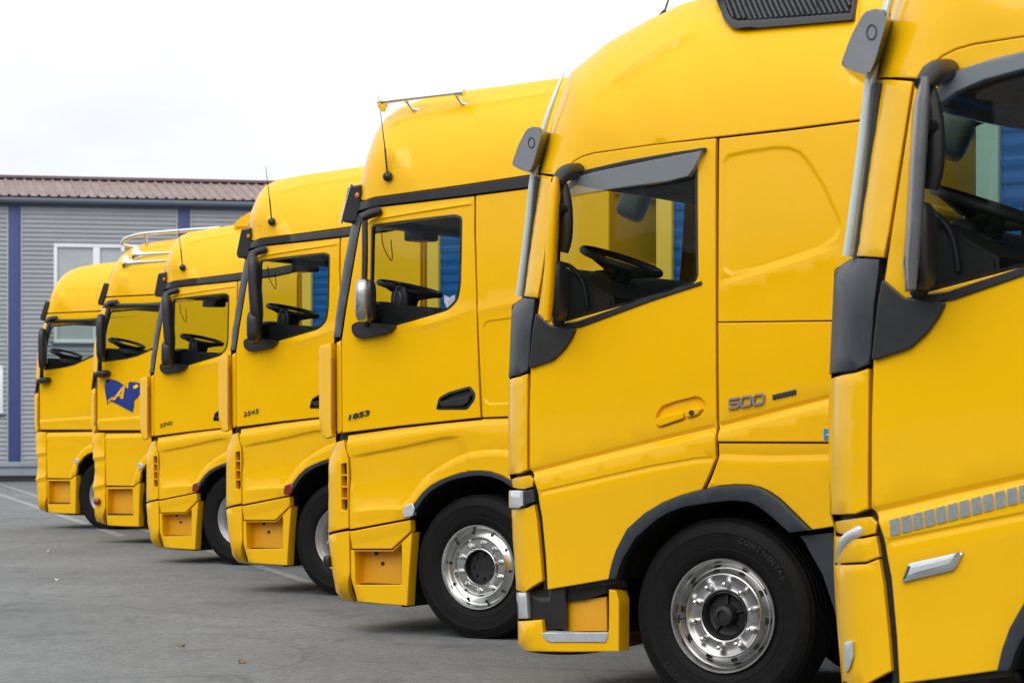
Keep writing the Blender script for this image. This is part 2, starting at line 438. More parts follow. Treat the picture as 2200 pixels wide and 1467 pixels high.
# ---------------------------------------------------------------- parts every truck has
def cross_shell(t, bnd, g, vs0, vs1, bulge_f=.11, bulge_r=.05):
    """front face and roof: the side outline carried across to the other side; the windscreen is the glazed stretch"""
    P = dens([(p[0], p[1]) for p in bnd], .09, False); n = 14
    def row(p, i):
        a = P[max(0, i - 1)]; b = P[min(len(P) - 1, i + 1)]; dx = b[0] - a[0]; dy = b[1] - a[1]; l = math.hypot(dx, dy) or 1
        nx, nz = -dy / l, dx / l; bl = bulge_f * abs(nx) + bulge_r * abs(nz); gg = g(p[0], p[1]) + .002; out = []
        qx, qz = p[0] - nx * .022, p[1] - nz * .022; g2 = g(qx, qz) + .007; out.append((qx, g2, qz))
        for k in range(n + 1):
            tt = k / n; tt = .5 - .5 * math.cos(math.pi * tt) if True else tt
            f = (1 - abs(2 * tt - 1) ** 2.2) * bl
            out.append((p[0] + nx * f, gg + tt * (2.5 - 2 * gg), p[1] + nz * f))
        out.append((qx, 2.5 - g2, qz)); return out
    rows = [row(p, i) for i, p in enumerate(P)]
    def build(name, sel, m, k0=0, k1=n):
        bm = bmesh.new(); cache = {}
        def vt(i, k):
            if (i, k) not in cache: cache[(i, k)] = bm.verts.new(rows[i][k])
            return cache[(i, k)]
        for i in range(len(P) - 1):
            mid = (P[i][1] + P[i + 1][1]) / 2; front = P[i][0] < .55
            isw = vs0 < mid < vs1 and front
            for k in range(n + 2):
                w_ = isw and 2 <= k < n + 1
                if w_ == sel: bm.faces.new((vt(i, k), vt(i, k + 1), vt(i + 1, k + 1), vt(i + 1, k)))
        return link_bm(name, bm, m, t, 50)
    build('front_and_roof_shell', False, YEL); build('windscreen', True, GLS)
def backing(t, outline, g, hole):
    panel('inner_wall', outline, g, INT, t, holes=[hole], inset=.012, depth=0, off=.05, res=.15, edge=0, bnd_step=.08)
def arch_liner(t, arch, y0=.05, y1=.85):
    bm = bmesh.new(); P = [(p[0], p[1]) for p in arch]
    A = [bm.verts.new((p[0], y0, p[1])) for p in P]; B = [bm.verts.new((p[0], y1, p[1])) for p in P]
    for i in range(len(P) - 1): bm.faces.new((A[i], A[i + 1], B[i + 1], B[i]))
    r = bmesh.ops.create_cube(bm, size=1)
    x0 = P[0][0]; x1 = P[-1][0]; zt = max(p[1] for p in P)
    for v in r['verts']: v.co = Vector(((x0 + x1) / 2 + v.co.x * (x1 - x0), y1 + .02 + v.co.y * .04, .35 + (v.co.z + .5) * (zt - .35)))
    link_bm('wheel_arch_liner', bm, VOID, t, 30)
def chassis(t, tail=9.3):
    bm = bmesh.new()
    for y in (.75, 1.67): add_box(bm, .3, tail, y, y + .08, .62, .92)
    add_box(bm, .45, 2.1, .9, 1.6, .55, 1.45)
    add_box(bm, 2.3, 3.6, .08, .7, .45, 1.0, .05); add_box(bm, 2.3, 3.6, 1.8, 2.42, .45, 1.0, .05)
    add_box(bm, .12, .45, .25, 2.25, .35, .6)
    link_bm('chassis', bm, VOID, t)
def interior(t, dash, sw, tilt, swr=.225, pod=None, floor=(.1, 2.1, 1.35, 1.9)):
    prism_y('dashboard', dash, .12, 2.38, INT, t, bev=.02, ny=2)
    box('cab_floor', floor[0], floor[1], .08, 2.42, floor[2], floor[3], INT, t, 0)
    bm = bmesh.new(); n = 40; k = 10; C = Vector(sw); rx = Matrix.Rotation(tilt, 3, 'Y'); rings = []
    for i in range(n):
        a = 2 * math.pi * i / n; c = Vector((math.cos(a), math.sin(a), 0)); ring = []
        for j in range(k):
            b = 2 * math.pi * j / k; q = c * (swr + .017 * math.cos(b)) + Vector((0, 0, .02 * math.sin(b))); ring.append(bm.verts.new(C + rx @ q))
        rings.append(ring)
    for i in range(n):
        A = rings[i]; B = rings[(i + 1) % n]
        for j in range(k): bm.faces.new((A[j], B[j], B[(j + 1) % k], A[(j + 1) % k]))
    for a in (R(0), R(180), R(250), R(290)):
        add_tube(bm, [C + rx @ Vector((math.cos(a) * .05, math.sin(a) * .05, -.05)), C + rx @ Vector((math.cos(a) * swr, math.sin(a) * swr, 0))], [.035, .018], 8, True, .5)
    wheel = link_bm('steering_wheel', bm, INT, t, 60)
    bm = bmesh.new(); add_tube(bm, [C + rx @ Vector((0, 0, -.02)), C + rx @ Vector((0, 0, -.09)), C + rx @ Vector((-.04, 0, -.5))], [.09, .085, .07], 16); link_bm('steering_column', bm, INT, wheel, 50)
    seat = blob('seat', (1.75, .62, 1.95), (.14, .27, .5), INT, t, (0, R(-12), 0), 3); blob('headrest', (1.83, .62, 2.52), (.07, .16, .12), INT, seat, (0, 0, 0), 3)
    blob('seat_cushion', (1.45, .62, 1.62), (.3, .27, .12), INT, seat, (0, 0, 0), 3)
    if pod:
        for c, s in pod: blob('dash_pod', c, s, INT, t, (0, 0, 0), 3)
def bolt(r, dome, m):
    bm = bmesh.new()
    if dome:
        pr = [(.019, 0), (.0185, -.012), (.016, -.022), (.017, -.03), (.016, -.042), (.011, -.05), (.004, -.053)]
        rg = lathe_bm(bm, pr, 14); cap_ring(bm, rg[-1][::-1])
    else:
        rg = lathe_bm(bm, [(.024, 0), (.024, -.004), (.017, -.006), (.017, -.028), (.015, -.031)], 6); cap_ring(bm, rg[-1][::-1])
        rg = lathe_bm(bm, [(.011, -.028), (.011, -.042)], 10); cap_ring(bm, rg[-1][::-1])
    o = link_bm('wheel_nut', bm, m, None, 40); return o
def front_wheel(t, u, kind, text=False):
    """kind: 'domed', 'bright' or 'steel' wheel disc"""
    c = (0, 0); bm = bmesh.new()
    rg = lathe_bm(bm, [(.128, .075), (.126, .045), (.12, .04), (.112, .05), (.105, .085), (.085, .09), (.062, .088)] if kind != 'bright' else [(.128, .075), (.126, .05), (.118, .05), (.112, .10), (.05, .105)], 40)
    if kind != 'bright':
        rg = lathe_bm(bm, [(.062, .088), (.058, .03), (.052, .02), (.03, .015), (.028, .028)], 24); cap_ring(bm, rg[-1][::-1])
        for k in range(5):
            a = 2 * math.pi * k / 5 + .3; add_tube(bm, [(.06 * math.cos(a), .075, .06 * math.sin(a)), (.112 * math.cos(a), .08, .112 * math.sin(a))], .009, 6)
    else:
        cap_ring(bm, rg[-1][::-1])
        for k in range(8):
            a = 2 * math.pi * k / 8; add_tube(bm, [(.085 * math.cos(a), .105, .085 * math.sin(a)), (.085 * math.cos(a), .085, .085 * math.sin(a))], .012, 8)
    lathe_bm(bm, [(.125, .30), (.21, .30), (.21, .13), (.25, .12)], 32)
    hub = link_bm('wheel', bm, BLK, t, 40); hub.location = (u, .03, .505)
    # tyre
    bm = bmesh.new()
    side = [(.288, .055), (.296, .040), (.305, .028), (.325, .016), (.345, .010), (.352, .0085), (.355, .0105), (.372, .007), (.40, .004), (.43, .004), (.438, .0015), (.445, .004), (.462, .008), (.478, .016), (.490, .024), (.4935, .023), (.499, .030), (.508, .046)]
    tread = []
    for k in range(5):
        y = .05 + k * .052; tread += [(.5125, y), (.5125, y + .040), (.499, y + .042), (.499, y + .050)]
    prof = side + tread[:-2] + [(r, .315 - y) for r, y in side[::-1]]
    lathe_bm(bm, prof, 96)
    for v in bm.verts:      # the tyre flattens where it stands
        if v.co.z < -.503: v.co.z = -.503 + (v.co.z + .503) * .1
    tyre = link_bm('tyre', bm, RUB, hub, 30)
    if text:
        for s, a0, hgt in (('CONTINENTAL', 74, .030), ('315/80 R22.5', 250, .022)):
            me0 = bpy.data.meshes.new('x'); bmt = bmesh.new(); a = a0
            for chx in s:
                if chx == ' ': a -= 4; continue
                q = text_mesh('sidewall_letter', chx, hgt * 1.35, RUB, tyre, (0, 0, 0), 0, .0, None, .0012)
                me = q.data; ang = R(a)
                wdt = max(v.co.x for v in me.vertices)
                for v in me.vertices:
                    x, z = v.co.x - wdt / 2, v.co.z + .40
                    v.co = (x * math.cos(ang - math.pi / 2) - z * math.sin(ang - math.pi / 2), v.co.y + .0035, x * math.sin(ang - math.pi / 2) + z * math.cos(ang - math.pi / 2))
                bmt.from_mesh(me); bpy.data.objects.remove(q)
                a -= (wdt / .40 + .020) * 57.3
            link_bm('sidewall_lettering', bmt, mat_letter, tyre, 0)
    # rim
    bm = bmesh.new()
    if kind == 'steel':
        pr = [(.262, .12), (.275, .075), (.283, .056), (.292, .046), (.297, .030), (.292, .024), (.284, .030), (.276, .046), (.262, .058), (.250, .075), (.236, .12), (.226, .15), (.214, .150), (.206, .13), (.200, .085), (.192, .074), (.17, .07), (.145, .07), (.132, .074), (.13, .1)]
    elif kind == 'domed':
        pr = [(.285, .065), (.298, .042), (.305, .022), (.3, .012), (.290, .013), (.283, .024), (.276, .044), (.262, .056), (.254, .066), (.246, .064), (.232, .050), (.222, .030), (.216, .026), (.206, .030), (.196, .040), (.186, .044), (.150, .044), (.140, .040), (.132, .043), (.128, .06), (.128, .09)]
    else:
        pr = [(.285, .065), (.298, .042), (.304, .022), (.298, .012), (.288, .013), (.281, .026), (.270, .050), (.258, .058), (.248, .052), (.226, .040), (.214, .030), (.208, .032), (.202, .050), (.196, .056), (.186, .058), (.145, .058), (.137, .050), (.131, .040), (.126, .038), (.121, .044), (.12, .09)]
    lathe_bm(bm, pr, 72)
    rim = link_bm('rim', bm, STL if kind == 'steel' else (ALU2 if kind == 'domed' else ALU), hub, 28)
    ny = {'steel': .07, 'domed': .044, 'bright': .058}[kind]
    nut = bolt(.1675, kind == 'domed', CHR if kind == 'domed' else (STL if kind == 'steel' else ALU)); nut.parent = hub
    for k in range(10):
        a = 2 * math.pi * (k + .35) / 10; q = nut if k == 0 else nut.copy()
        if k: col.objects.link(q); q.parent = hub
        q.location = (.1675 * math.cos(a), ny, .1675 * math.sin(a))
    # hand holes: dark discs stand in for the shade inside them
    bm = bmesh.new(); rr, yy, sx, sz = {'steel': (.228, .146, .02, .012), 'domed': (.238, .0535, .019, .010), 'bright': (.247, .048, .010, .011)}[kind]
    ring = [bm.verts.new(Vector((rr + sz * math.cos(b), yy - .004, sx * math.sin(b)))) for b in [2 * math.pi * j / 14 for j in range(14)]]
    r2 = [bm.verts.new(v.co + Vector((0, .012, 0))) for v in ring]
    for j in range(14): bm.faces.new((ring[j], ring[(j + 1) % 14], r2[(j + 1) % 14], r2[j]))
    bm.faces.new(ring)
    h0 = link_bm('hand_hole_disc', bm, VOID, hub, 0)
    for k in range(10):
        q = h0 if k == 0 else h0.copy()
        if k: col.objects.link(q); q.parent = hub
        q.rotation_euler = (0, -2 * math.pi * (k + .85) / 10, 0)
    if kind == 'domed':
        bm = bmesh.new(); add_tube(bm, [(-.225, .03, -.02), (-.252, .022, -.025), (-.268, .018, -.02)], .006, 8); add_tube(bm, [(-.252, .012, -.048), (-.252, .012, -.0)], .006, 8); link_bm('valve', bm, BLK, rim, 50)
    return hub
mat_letter = mat('tyre_lettering', (.020, .0195, .019), .5)
def plain_wheel(t, u, y, right=True, name='wheel'):
    bm = bmesh.new()
    side = [(.12, .10), (.2, .08), (.28, .05), (.30, .03), (.345, .010), (.40, .004), (.43, .004), (.462, .008), (.49, .024), (.508, .046)]
    rg = lathe_bm(bm, side + [(.51, .06)] + [(.51, .26)] + [(r, .315 - y_) for r, y_ in side[::-1]], 48); cap_ring(bm, rg[0][::-1]); cap_ring(bm, rg[-1])
    o = link_bm(name, bm, RUB, t, 30); o.location = (u, y, .505); return o
def cargo_box(t, u0=2.76, z1=3.95, post=None):
    bm = bmesh.new(); z0 = 1.16; n = 160; u1 = 9.6; rows = []
    for i in range(n + 1):
        z = z0 + .1 + (z1 - z0 - .2) * i / n; ph = (z * 11.5) % 1; o = .006 * (1 if ph < .42 else (1 - (ph - .42) / .1 if ph < .52 else (0 if ph < .9 else (ph - .9) / .1)))
        rows.append((bm.verts.new((u0 + .02, .022 - o + .01, z)), bm.verts.new((u1, .022 - o + .01, z)), bm.verts.new((u1, 2.47, z)), bm.verts.new((u0 + .02, 2.47, z))))
    for a, b in zip(rows, rows[1:]):
        for k in range(4): bm.faces.new((a[k], a[(k + 1) % 4], b[(k + 1) % 4], b[k]))
    c = link_bm('cargo_box', bm, BLUB, t, 20)
    bm = bmesh.new()
    add_box(bm, u0 - .09, u0 + .03, -.005, .12, z0, z1, .01); add_box(bm, u0 - .09, u0 + .03, 2.38, 2.505, z0, z1, .01)
    link_bm('corner_post', bm, post or CRM, c)
    bm = bmesh.new(); add_box(bm, u0, u1, 0, 2.5, z1 - .101, z1 + .02, .01); add_box(bm, u0, u1, 0, 2.5, z0, z0 + .101, .01); link_bm('frame_rail', bm, BLUB, c)
def farwin(win): return [((p[0] - (.27 if p[0] < .42 else .16) if p[0] < .6 else p[0]), p[1]) for p in win]
def rear_wall(t, u, z0, z1, g=None):
    bm = bmesh.new(); add_box(bm, u - .05, u, .06, 2.44, z0, z1, .02)
    for z in (1.5, 2.05, 2.6, 3.1): add_box(bm, u - .001, u + .02, .2, 2.3, z, z + .05, .008)
    link_bm('rear_wall', bm, YEL, t)
def stripes(bm, u0, u1, z0, z1, y, n, slant=0, thick=.012):
    for k in range(n):
        z = z0 + (z1 - z0) * (k + .5) / n; add_box(bm, u0 + slant * k, u1 + slant * k, y, y + .02, z - thick / 2, z + thick / 2, .002)
def curtain_tail(t): pass

# ---------------------------------------------------------------- truck kind 1: rounded cab, grey corner trim (the two nearest trucks)
def truck_round(near):
    t = bpy.data.objects.new('tractor_truck', None); col.objects.link(t)
    B = [(-0.012, 0.255, 0.16, 0.22), (-0.071, 0.283, 0.2, 0.26), (-0.085, 0.424, 0.22, 0.3), (-0.103, 0.591, 0.24, 0.3), (-0.135, 0.888, 0.26, 0.32), (-0.141, 1.031, 0.26, 0.32), (-0.138, 1.174, 0.26, 0.32), (-0.153, 1.221, 0.26, 0.32), (-0.162, 1.487, 0.27, 0.34), (-0.159, 1.761, 0.27, 0.34), (-0.138, 2.178, 0.27, 0.34), (-0.069, 2.22, 0.27, 0.34), (-0.027, 2.552, 0.28, 0.36), (0.009, 2.903, 0.3, 0.42), (0.082, 3.194, 0.32, 0.5), (0.183, 3.464, 0.34, 0.6), (0.401, 3.616, 0.36, 0.75), (0.635, 3.724, 0.38, 0.85), (0.839, 3.802, 0.4, 0.95), (1.109, 3.853, 0.42, 1.0), (1.491, 3.88, 0.42, 1.0), (1.89, 3.884, 0.42, 1.0), (2.059, 3.874, 0.42, 1.0)]
    g = make_g(B)
    # yellow panels
    seam = [(0.292, 2.858), (0.346, 2.898), (0.398, 2.933), (0.449, 2.953), (0.521, 2.967), (0.871, 2.993), (1.253, 3.013), (1.676, 3.033), (2.051, 3.056)]
    panel('roof_side_panel', BS(B, (0.009, 2.908, 0.3), (1.89, 3.884, 0.42)) + [(1.975, 3.554, 0.2), (2.054, 3.249)] + seam[::-1] + [(0.163, 2.881, 0.1)], g, YEL, t, res=.06,
          feats=[([(0.478, 3.273, 0.16), (0.6, 3.378, 0.2), (0.759, 3.488, 0.22), (0.913, 3.581, 0.25), (1.097, 3.627, 0.27)], [(-.07, 0), (-.012, -.012), (.0, -.012), (.02, 0)], False, .22)])
    panel('roof_rear_fin', [(2.062, 3.058), (2.225, 3.067), BS(B, (1.89, 3.884, 0.42), (2.059, 3.874, 0.42))[-1], BS(B, (1.89, 3.884, 0.42), (2.059, 3.874, 0.42))[0]], g, YEL, t)
    door_front = [(0.286, 2.851), (0.266, 2.725), (0.24, 2.55), (0.199, 2.298), (0.161, 2.045), (0.129, 1.817), (0.12, 1.589), (0.117, 1.264)]
    panel('a_pillar', BS(B, (0.009, 2.905, 0.3), (-0.066, 2.223, 0.27)) + [(0.167, 2.197)] + [(0.19, 2.298), (0.231, 2.55), (0.257, 2.726), (0.277, 2.851)], g, YEL, t)
    panel('corner_trim', BS(B, (-0.069, 2.215, 0.27), (-0.156, 1.769, 0.27)) + [(0.05, 1.778), (0.114, 1.8), (0.123, 1.843), (0.138, 2.046), (0.15, 2.193)], g, GRY, t, off=-.006, depth=.06)
    panel('corner_panel', BS(B, (-0.159, 1.75, 0.27), (-0.153, 1.226, 0.26)) + [(0.05, 1.238), (0.109, 1.259), (0.109, 1.411), (0.112, 1.614), (0.114, 1.787), (0.056, 1.772)], g, YEL, t, off=-.006, depth=.06)
    win = rnd([(0.269, 2.046), (0.277, 2.296), (0.295, 2.623), (0.315, 2.774), (0.421, 2.837), (0.816, 2.894), (1.137, 2.927), (1.139, 2.662), (1.145, 2.256), (0.871, 2.182)], .05)
    glassp = offs(ccw(win), .014)
    hole_mir = [(0.129, 1.81), (0.155, 2.033), (0.17, 2.121), (0.266, 2.043), (0.427, 2.025), (0.398, 1.97), (0.352, 1.911), (0.283, 1.854)]
    arch_o = [(0.617, 0.679), (0.637, 0.76), (0.667, 0.84), (0.732, 0.951), (0.835, 1.035), (0.94, 1.093), (1.05, 1.134), (1.169, 1.165), (1.266, 1.186), (1.357, 1.194), (1.44, 1.193), (1.503, 1.181), (1.559, 1.158), (1.614, 1.123), (1.702, 1.045), (1.788, 0.967)]
    arch_i = [(0.665, 0.681), (0.684, 0.746), (0.707, 0.794), (0.782, 0.905), (0.912, 1.009), (0.995, 1.052), (1.077, 1.078), (1.253, 1.105), (1.36, 1.114), (1.445, 1.108), (1.498, 1.087), (1.556, 1.047), (1.619, 0.998), (1.674, 0.953)]
    ai = [i for i, p in enumerate(arch_o) if p[0] <= (1.169, 1.165)[0] + .001]
    outline = door_front[::-1] + [p for p in seam[:6]] + [(1.242, 3.009), (1.245, 2.512), (1.248, 1.78), (1.25, 1.332), (1.218, 1.258)] + [arch_o[i] for i in ai[::-1]] + [(0.421, 0.643), (0.228, 0.609), (0.219, 0.779), (0.202, 1.006), (0.173, 1.158), (0.144, 1.234)]
    crease = [(0.103, 1.243), (0.449, 1.324), (0.871, 1.418), (1.256, 1.5), (1.676, 1.598), (1.934, 1.657), (2.087, 1.694)]
    cr_prof = [(-.30, 0), (-.018, .004), (0, .018), (.007, .018), (.040, -.012), (.20, -.010), (.45, 0)]
    handle = rnd([(0.89, 1.554), (0.926, 1.604), (1.009, 1.63), (1.145, 1.659), (1.194, 1.615), (1.158, 1.554), (1.063, 1.529), (0.904, 1.485)], .03)
    door = panel('door', outline, g, YEL, t, holes=[win, handle], res=.06, feats=[(crease, cr_prof), ([(0.161, 1.132), (0.535, 1.212), (0.871, 1.282), (1.145, 1.326), (1.266, 1.332)], [(-.012, 0), (-.004, .006), (.004, .006), (.02, .0), (.1, 0)])])
    # door handle pocket
    panel('handle_pocket', handle, g, YEL, door, inset=-.004, depth=0, off=.022, edge=0, res=.04)
    panel('door_handle', rnd([(0.901, 1.544), (1.058, 1.576), (1.063, 1.539), (0.921, 1.495), (0.899, 1.507)], .012), g, YEL, door, off=-.012, depth=.03)
    panel('lock', rnd([(1.071, 1.579), (1.139, 1.6), (1.172, 1.593), (1.145, 1.559), (1.074, 1.542)], .012), g, YEL, door, off=-.010, depth=.03)
    kh = bmesh.new(); rg = lathe_bm(kh, [(.014, 0), (.014, -.012), (.010, -.014)], 16); cap_ring(kh, rg[-1][::-1]); kh = link_bm('keyhole', kh, GRY, door); p = (1.112, 1.571); kh.location = (p[0], g(*p) - .008, p[1])
    panel('window_seal', win, g, BLK, door, holes=[glassp], inset=0, off=.002, depth=.03, edge=0, bnd_step=.03)
    gl = panel('window_glass', glassp, g, GLS, door, inset=-.004, off=.018, depth=0, edge=0, res=.2)
    panel('belt_strip', [(0.266, 2.046), (0.427, 2.065), (0.871, 2.19), (1.167, 2.26), (1.167, 2.241), (0.871, 2.162), (0.449, 2.032), (0.266, 2.01)], g, BLK, door, off=-.010, depth=.03, inset=0)
    panel('mirror_base', hole_mir, g, BLK, door, off=-.022, depth=.05, inset=.002, round_=.02)
    panel('wind_deflector', [(0.38, 2.777), (0.413, 2.829), (0.467, 2.868), (0.591, 2.902), (0.714, 2.922), (0.938, 2.944), (0.938, 2.884), (0.714, 2.856), (0.573, 2.829), (0.467, 2.792), (0.395, 2.748)] if near else [(0.421, 2.837), (0.563, 2.865), (0.871, 2.906), (1.118, 2.935), (1.183, 2.942), (1.137, 2.854), (1.099, 2.811), (0.981, 2.79), (0.676, 2.767), (0.369, 2.736), (0.32, 2.718), (0.349, 2.785)], g, SMK, door, off=-.04, depth=.045, inset=0, edge=.004, res=.1)
    panel('drip_rail', [(0.387, 2.831), (0.484, 2.876), (0.732, 2.914), (0.981, 2.94), (1.191, 2.958), (1.191, 2.939), (0.981, 2.918), (0.732, 2.891), (0.484, 2.849), (0.398, 2.813)], g, BLK, door, off=-.035, depth=.045, inset=0)
    # rear side panels
    eps = [(1.293, 2.887), (1.312, 2.915), (1.413, 2.929), (1.572, 2.942), (1.65, 2.938), (1.715, 2.915), (1.767, 2.862), (1.858, 2.727), (1.94, 2.557), (1.95, 2.509), (1.922, 2.458), (1.858, 2.422), (1.676, 2.368), (1.466, 2.315), (1.333, 2.29), (1.296, 2.315), (1.288, 2.51), (1.288, 2.753)]
    pr_e = [(-.03, .009), (-.009, .009), (.003, 0), (.02, 0)]
    panel('side_panel', [(1.258, 3.006), (1.676, 3.025), (2.051, 3.049), (2.225, 3.059), (2.225, 2.035), (1.909, 2.037), (1.258, 2.043)], g, YEL, t, res=.06, feats=[(eps, pr_e, True), ([(1.226, 2.251), (1.466, 2.31), (1.728, 2.379), (1.934, 2.438)], [(-.02, 0), (0, .006), (.03, -.004), (.12, 0)], False, .12)])
    panel('side_locker', [(1.258, 2.041), (1.909, 2.035), (2.225, 2.033), (2.225, 1.425), (1.909, 1.417), (1.261, 1.417)], g, YEL, t, res=.06, feats=[(crease, cr_prof)])
    ao2 = [arch_o[i] for i in range(len(arch_o)) if arch_o[i][0] > (1.185, 1.165)[0]]
    panel('lower_side_panel', [(1.261, 1.412), (1.909, 1.412), (2.225, 1.418), (2.225, 1.037), (2.062, 1.011), (1.832, 0.973)] + ao2[::-1] + [(1.188, 1.17), (1.229, 1.249), (1.261, 1.327)], g, YEL, t, res=.06, feats=[([(1.226, 1.356), (1.546, 1.348), (2.237, 1.366)], [(-.015, 0), (0, .006), (.03, -.006), (.15, -.004), (.3, 0)])])
    # wheel arch
    panel('wheel_arch', arch_o + arch_i[::-1], g, GRY, t, off=-.03, depth=.16, inset=0, edge=.008, res=.04)
    arch_liner(t, arch_i)
    prism_y('mudguard', [(1.703, 0.933, 0.1), (1.789, 0.942, 0.1), (1.893, 0.956, 0.1), (1.97, 0.82, 0.1), (2.021, 0.583, 0.1), (2.036, 0.345, 0.1), (2.021, 0.249, 0.1), (1.99, 0.247, 0.1), (1.964, 0.342, 0.1), (1.893, 0.578, 0.1), (1.841, 0.744, 0.1), (1.768, 0.862, 0.1)], .04, .5, GRY, t, bev=.01)
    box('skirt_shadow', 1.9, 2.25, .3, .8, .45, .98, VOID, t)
    # bumper corner
    fl = rnd([(0.024, 0.582), (0.085, 0.597), (0.097, 0.445), (0.053, 0.438)], .01)
    bc = panel('bumper_corner', BS(B, (-0.138, 1.034, 0.26), (-0.103, 0.591, 0.24)) + [(0.073, 0.589), (0.199, 0.657), (0.19, 0.778), (0.17, 0.98), (0.152, 1.076), (0.097, 1.055)], g, YEL, t, depth=.05)
    panel('bumper_top', BS(B, (-0.144, 1.2, 0.26), (-0.138, 1.159, 0.26)) + [(0.068, 1.154), (0.132, 1.167), (0.141, 1.208), (0.112, 1.233), (0.068, 1.228)], g, YEL, t, depth=.05, off=.012)
    if near:
        # lit strip that hooks round the corner and the small lamp below it
        tube('running_light', [(.02, .17, (0.097, 1.182)[1]), (0.062, 1.175, 0.06)[:1] + (.04,) + ((0.082, 1.178)[1],), (-.02, .10, (0.017, 1.133)[1]), (-.068, .18, (-0.011, 1.062)[1]), (-.072, .19, (-0.013, 0.992)[1])], [.004, .02, .026, .024, .006], CLEAR, t, sm=True)
        panel('fog_lamp', rnd([(-0.042, 0.729, 0.1), (-0.03, 0.751, 0.1), (0.03, 0.764, 0.05), (0.03, 0.697, 0.05), (-0.003, 0.644, 0.08), (-0.034, 0.627, 0.1)], .01), g, SLV, t, off=-.012, depth=.03, res=.03)
        panel('headlight', BS(B, (-0.138, 1.148, 0.26), (-0.141, 1.039, 0.26)) + [(0.097, 1.06), (0.155, 1.081), (0.141, 1.162), (0.073, 1.149)], g, YEL, t, off=.0, depth=.05)
    else:
        hl = panel('headlight', BS(B, (-0.138, 1.143, 0.26), (-0.141, 1.044, 0.26)) + [(0.05, 1.049), (0.091, 1.065), (0.091, 1.147), (0.05, 1.151)], g, CLEAR, t, off=-.03, depth=.06, res=.03)
        panel('headlight_surround', [(0.094, 1.147), (0.158, 1.158), (0.164, 1.087), (0.094, 1.065)], g, GRY, hl, off=-.02, depth=.06)
    panel('bumper_gap', [(0.12, 1.243), (0.15, 1.239), (0.179, 1.158), (0.208, 1.006), (0.225, 0.779), (0.231, 0.602), (0.196, 0.601), (0.182, 0.778), (0.167, 0.98), (0.15, 1.132), (0.126, 1.208)], g, BLK, t, off=.03, depth=.03, inset=-.004, edge=0)
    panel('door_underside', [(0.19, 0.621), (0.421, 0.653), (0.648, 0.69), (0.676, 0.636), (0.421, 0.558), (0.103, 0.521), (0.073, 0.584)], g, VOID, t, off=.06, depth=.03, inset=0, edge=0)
    panel('fog_lamp_strip', BS(B, (-0.103, 0.578, 0.24), (-0.085, 0.429, 0.22)) + [(0.091, 0.445), (0.085, 0.592)], g, CLEAR, t, depth=.05)
    panel('bumper_cavity', [(0.091, 0.597), (0.208, 0.614), (0.323, 0.625), (0.323, 0.398), (0.19, 0.393), (0.091, 0.44)], g, BLK, t, depth=.03, off=.03, edge=0, inset=0)
    # entry step
    step_o = BS(B, (-0.085, 0.416, 0.22), (-0.018, 0.258, 0.16)) + [(0.161, 0.27), (0.364, 0.276), (0.665, 0.292), (0.67, 0.566), (0.653, 0.62), (0.606, 0.626), (0.603, 0.409), (0.58, 0.338), (0.225, 0.333), (0.202, 0.368), (0.196, 0.449)]
    st = panel('entry_step', step_o, g, YEL, t, off=-.002, depth=.12, res=.04)
    panel('step_back', [(0.268, 0.539, 0.1), (0.547, 0.581, 0.1), (0.55, 0.39, 0.1), (0.277, 0.379, 0.1)], lambda u, v: 0, YEL2, st, off=.10, depth=.02, edge=0)
    p0 = (0.208, 0.394); p1 = (0.6, 0.339)
    panel('step_lip', [(0.199, 0.375), (0.603, 0.394), (0.603, 0.369), (0.586, 0.339), (0.242, 0.324), (0.216, 0.336), (0.199, 0.358)], g, TRD, st, off=-.008, depth=.03, inset=0)
    bm = bmesh.new(); add_box(bm, p0[0], p1[0], .022, .09, p1[1] + .01, p0[1] - .014, .003)
    for i in range(14):
        for j in range(4): add_box(bm, p0[0] + .02 + i * (p1[0] - p0[0] - .04) / 14, p0[0] + .035 + i * (p1[0] - p0[0] - .04) / 14, .028 + j * .015, .034 + j * .015, p0[1] - .015, p0[1] - .009)
    link_bm('step_tread', bm, TRD, st)
    # trims of the windscreen edge
    def P3(q, w_): return (q[0], w_, q[1])
    s1 = [(-0.023, 2.221, 0.2), (0.007, 2.417, 0.2), (0.039, 2.648, 0.2), (0.066, 2.865, 0.2), (0.111, 3.11, 0.22), (0.168, 3.315, 0.25), (0.202, 3.453, 0.3)]
    tube('windscreen_edge', [(p[0] - .03, p[2], p[1]) for p in s1], [.022, .022, .022, .022, .018, .014, .006], SLV, t, 12, sm=True)
    s2 = [(0.015, 2.208, 0.17), (0.044, 2.414, 0.17), (0.074, 2.644, 0.17), (0.098, 2.874, 0.17)]
    tube('windscreen_seal', [(p[0] - .012, p[2] + .005, p[1]) for p in s2], .024, BLK, t, 10)
    # sun visor across the front
    vz = [(-0.033, 2.938, 0.15), (-0.024, 2.966, 0.15), (0.011, 3.052, 0.15), (0.059, 3.126, 0.15), (0.088, 3.143, 0.15), (0.159, 3.136, 0.15), (0.147, 3.075, 0.15), (0.106, 2.944, 0.15), (0.082, 2.896, 0.15), (0.065, 2.895, 0.15), (0.011, 2.913, 0.15)]
    vis = prism_y('sun_visor', rnd(vz, .03, 3), .08, 2.42, VIS, t, bulge=.16, ny=10, bev=.010)
    bm = bmesh.new(); rg = lathe_bm(bm, [(.030, 0), (.030, -.003), (.025, -.003), (.025, 0)], 24); q = link_bm('visor_emblem', bm, BLK, vis); p = (0.093, 3.053, 0.1); q.location = (p[0], .079, p[1]); q.scale = (.7, 1, 1)
    # mirrors
    cover = LGR if near else YEL
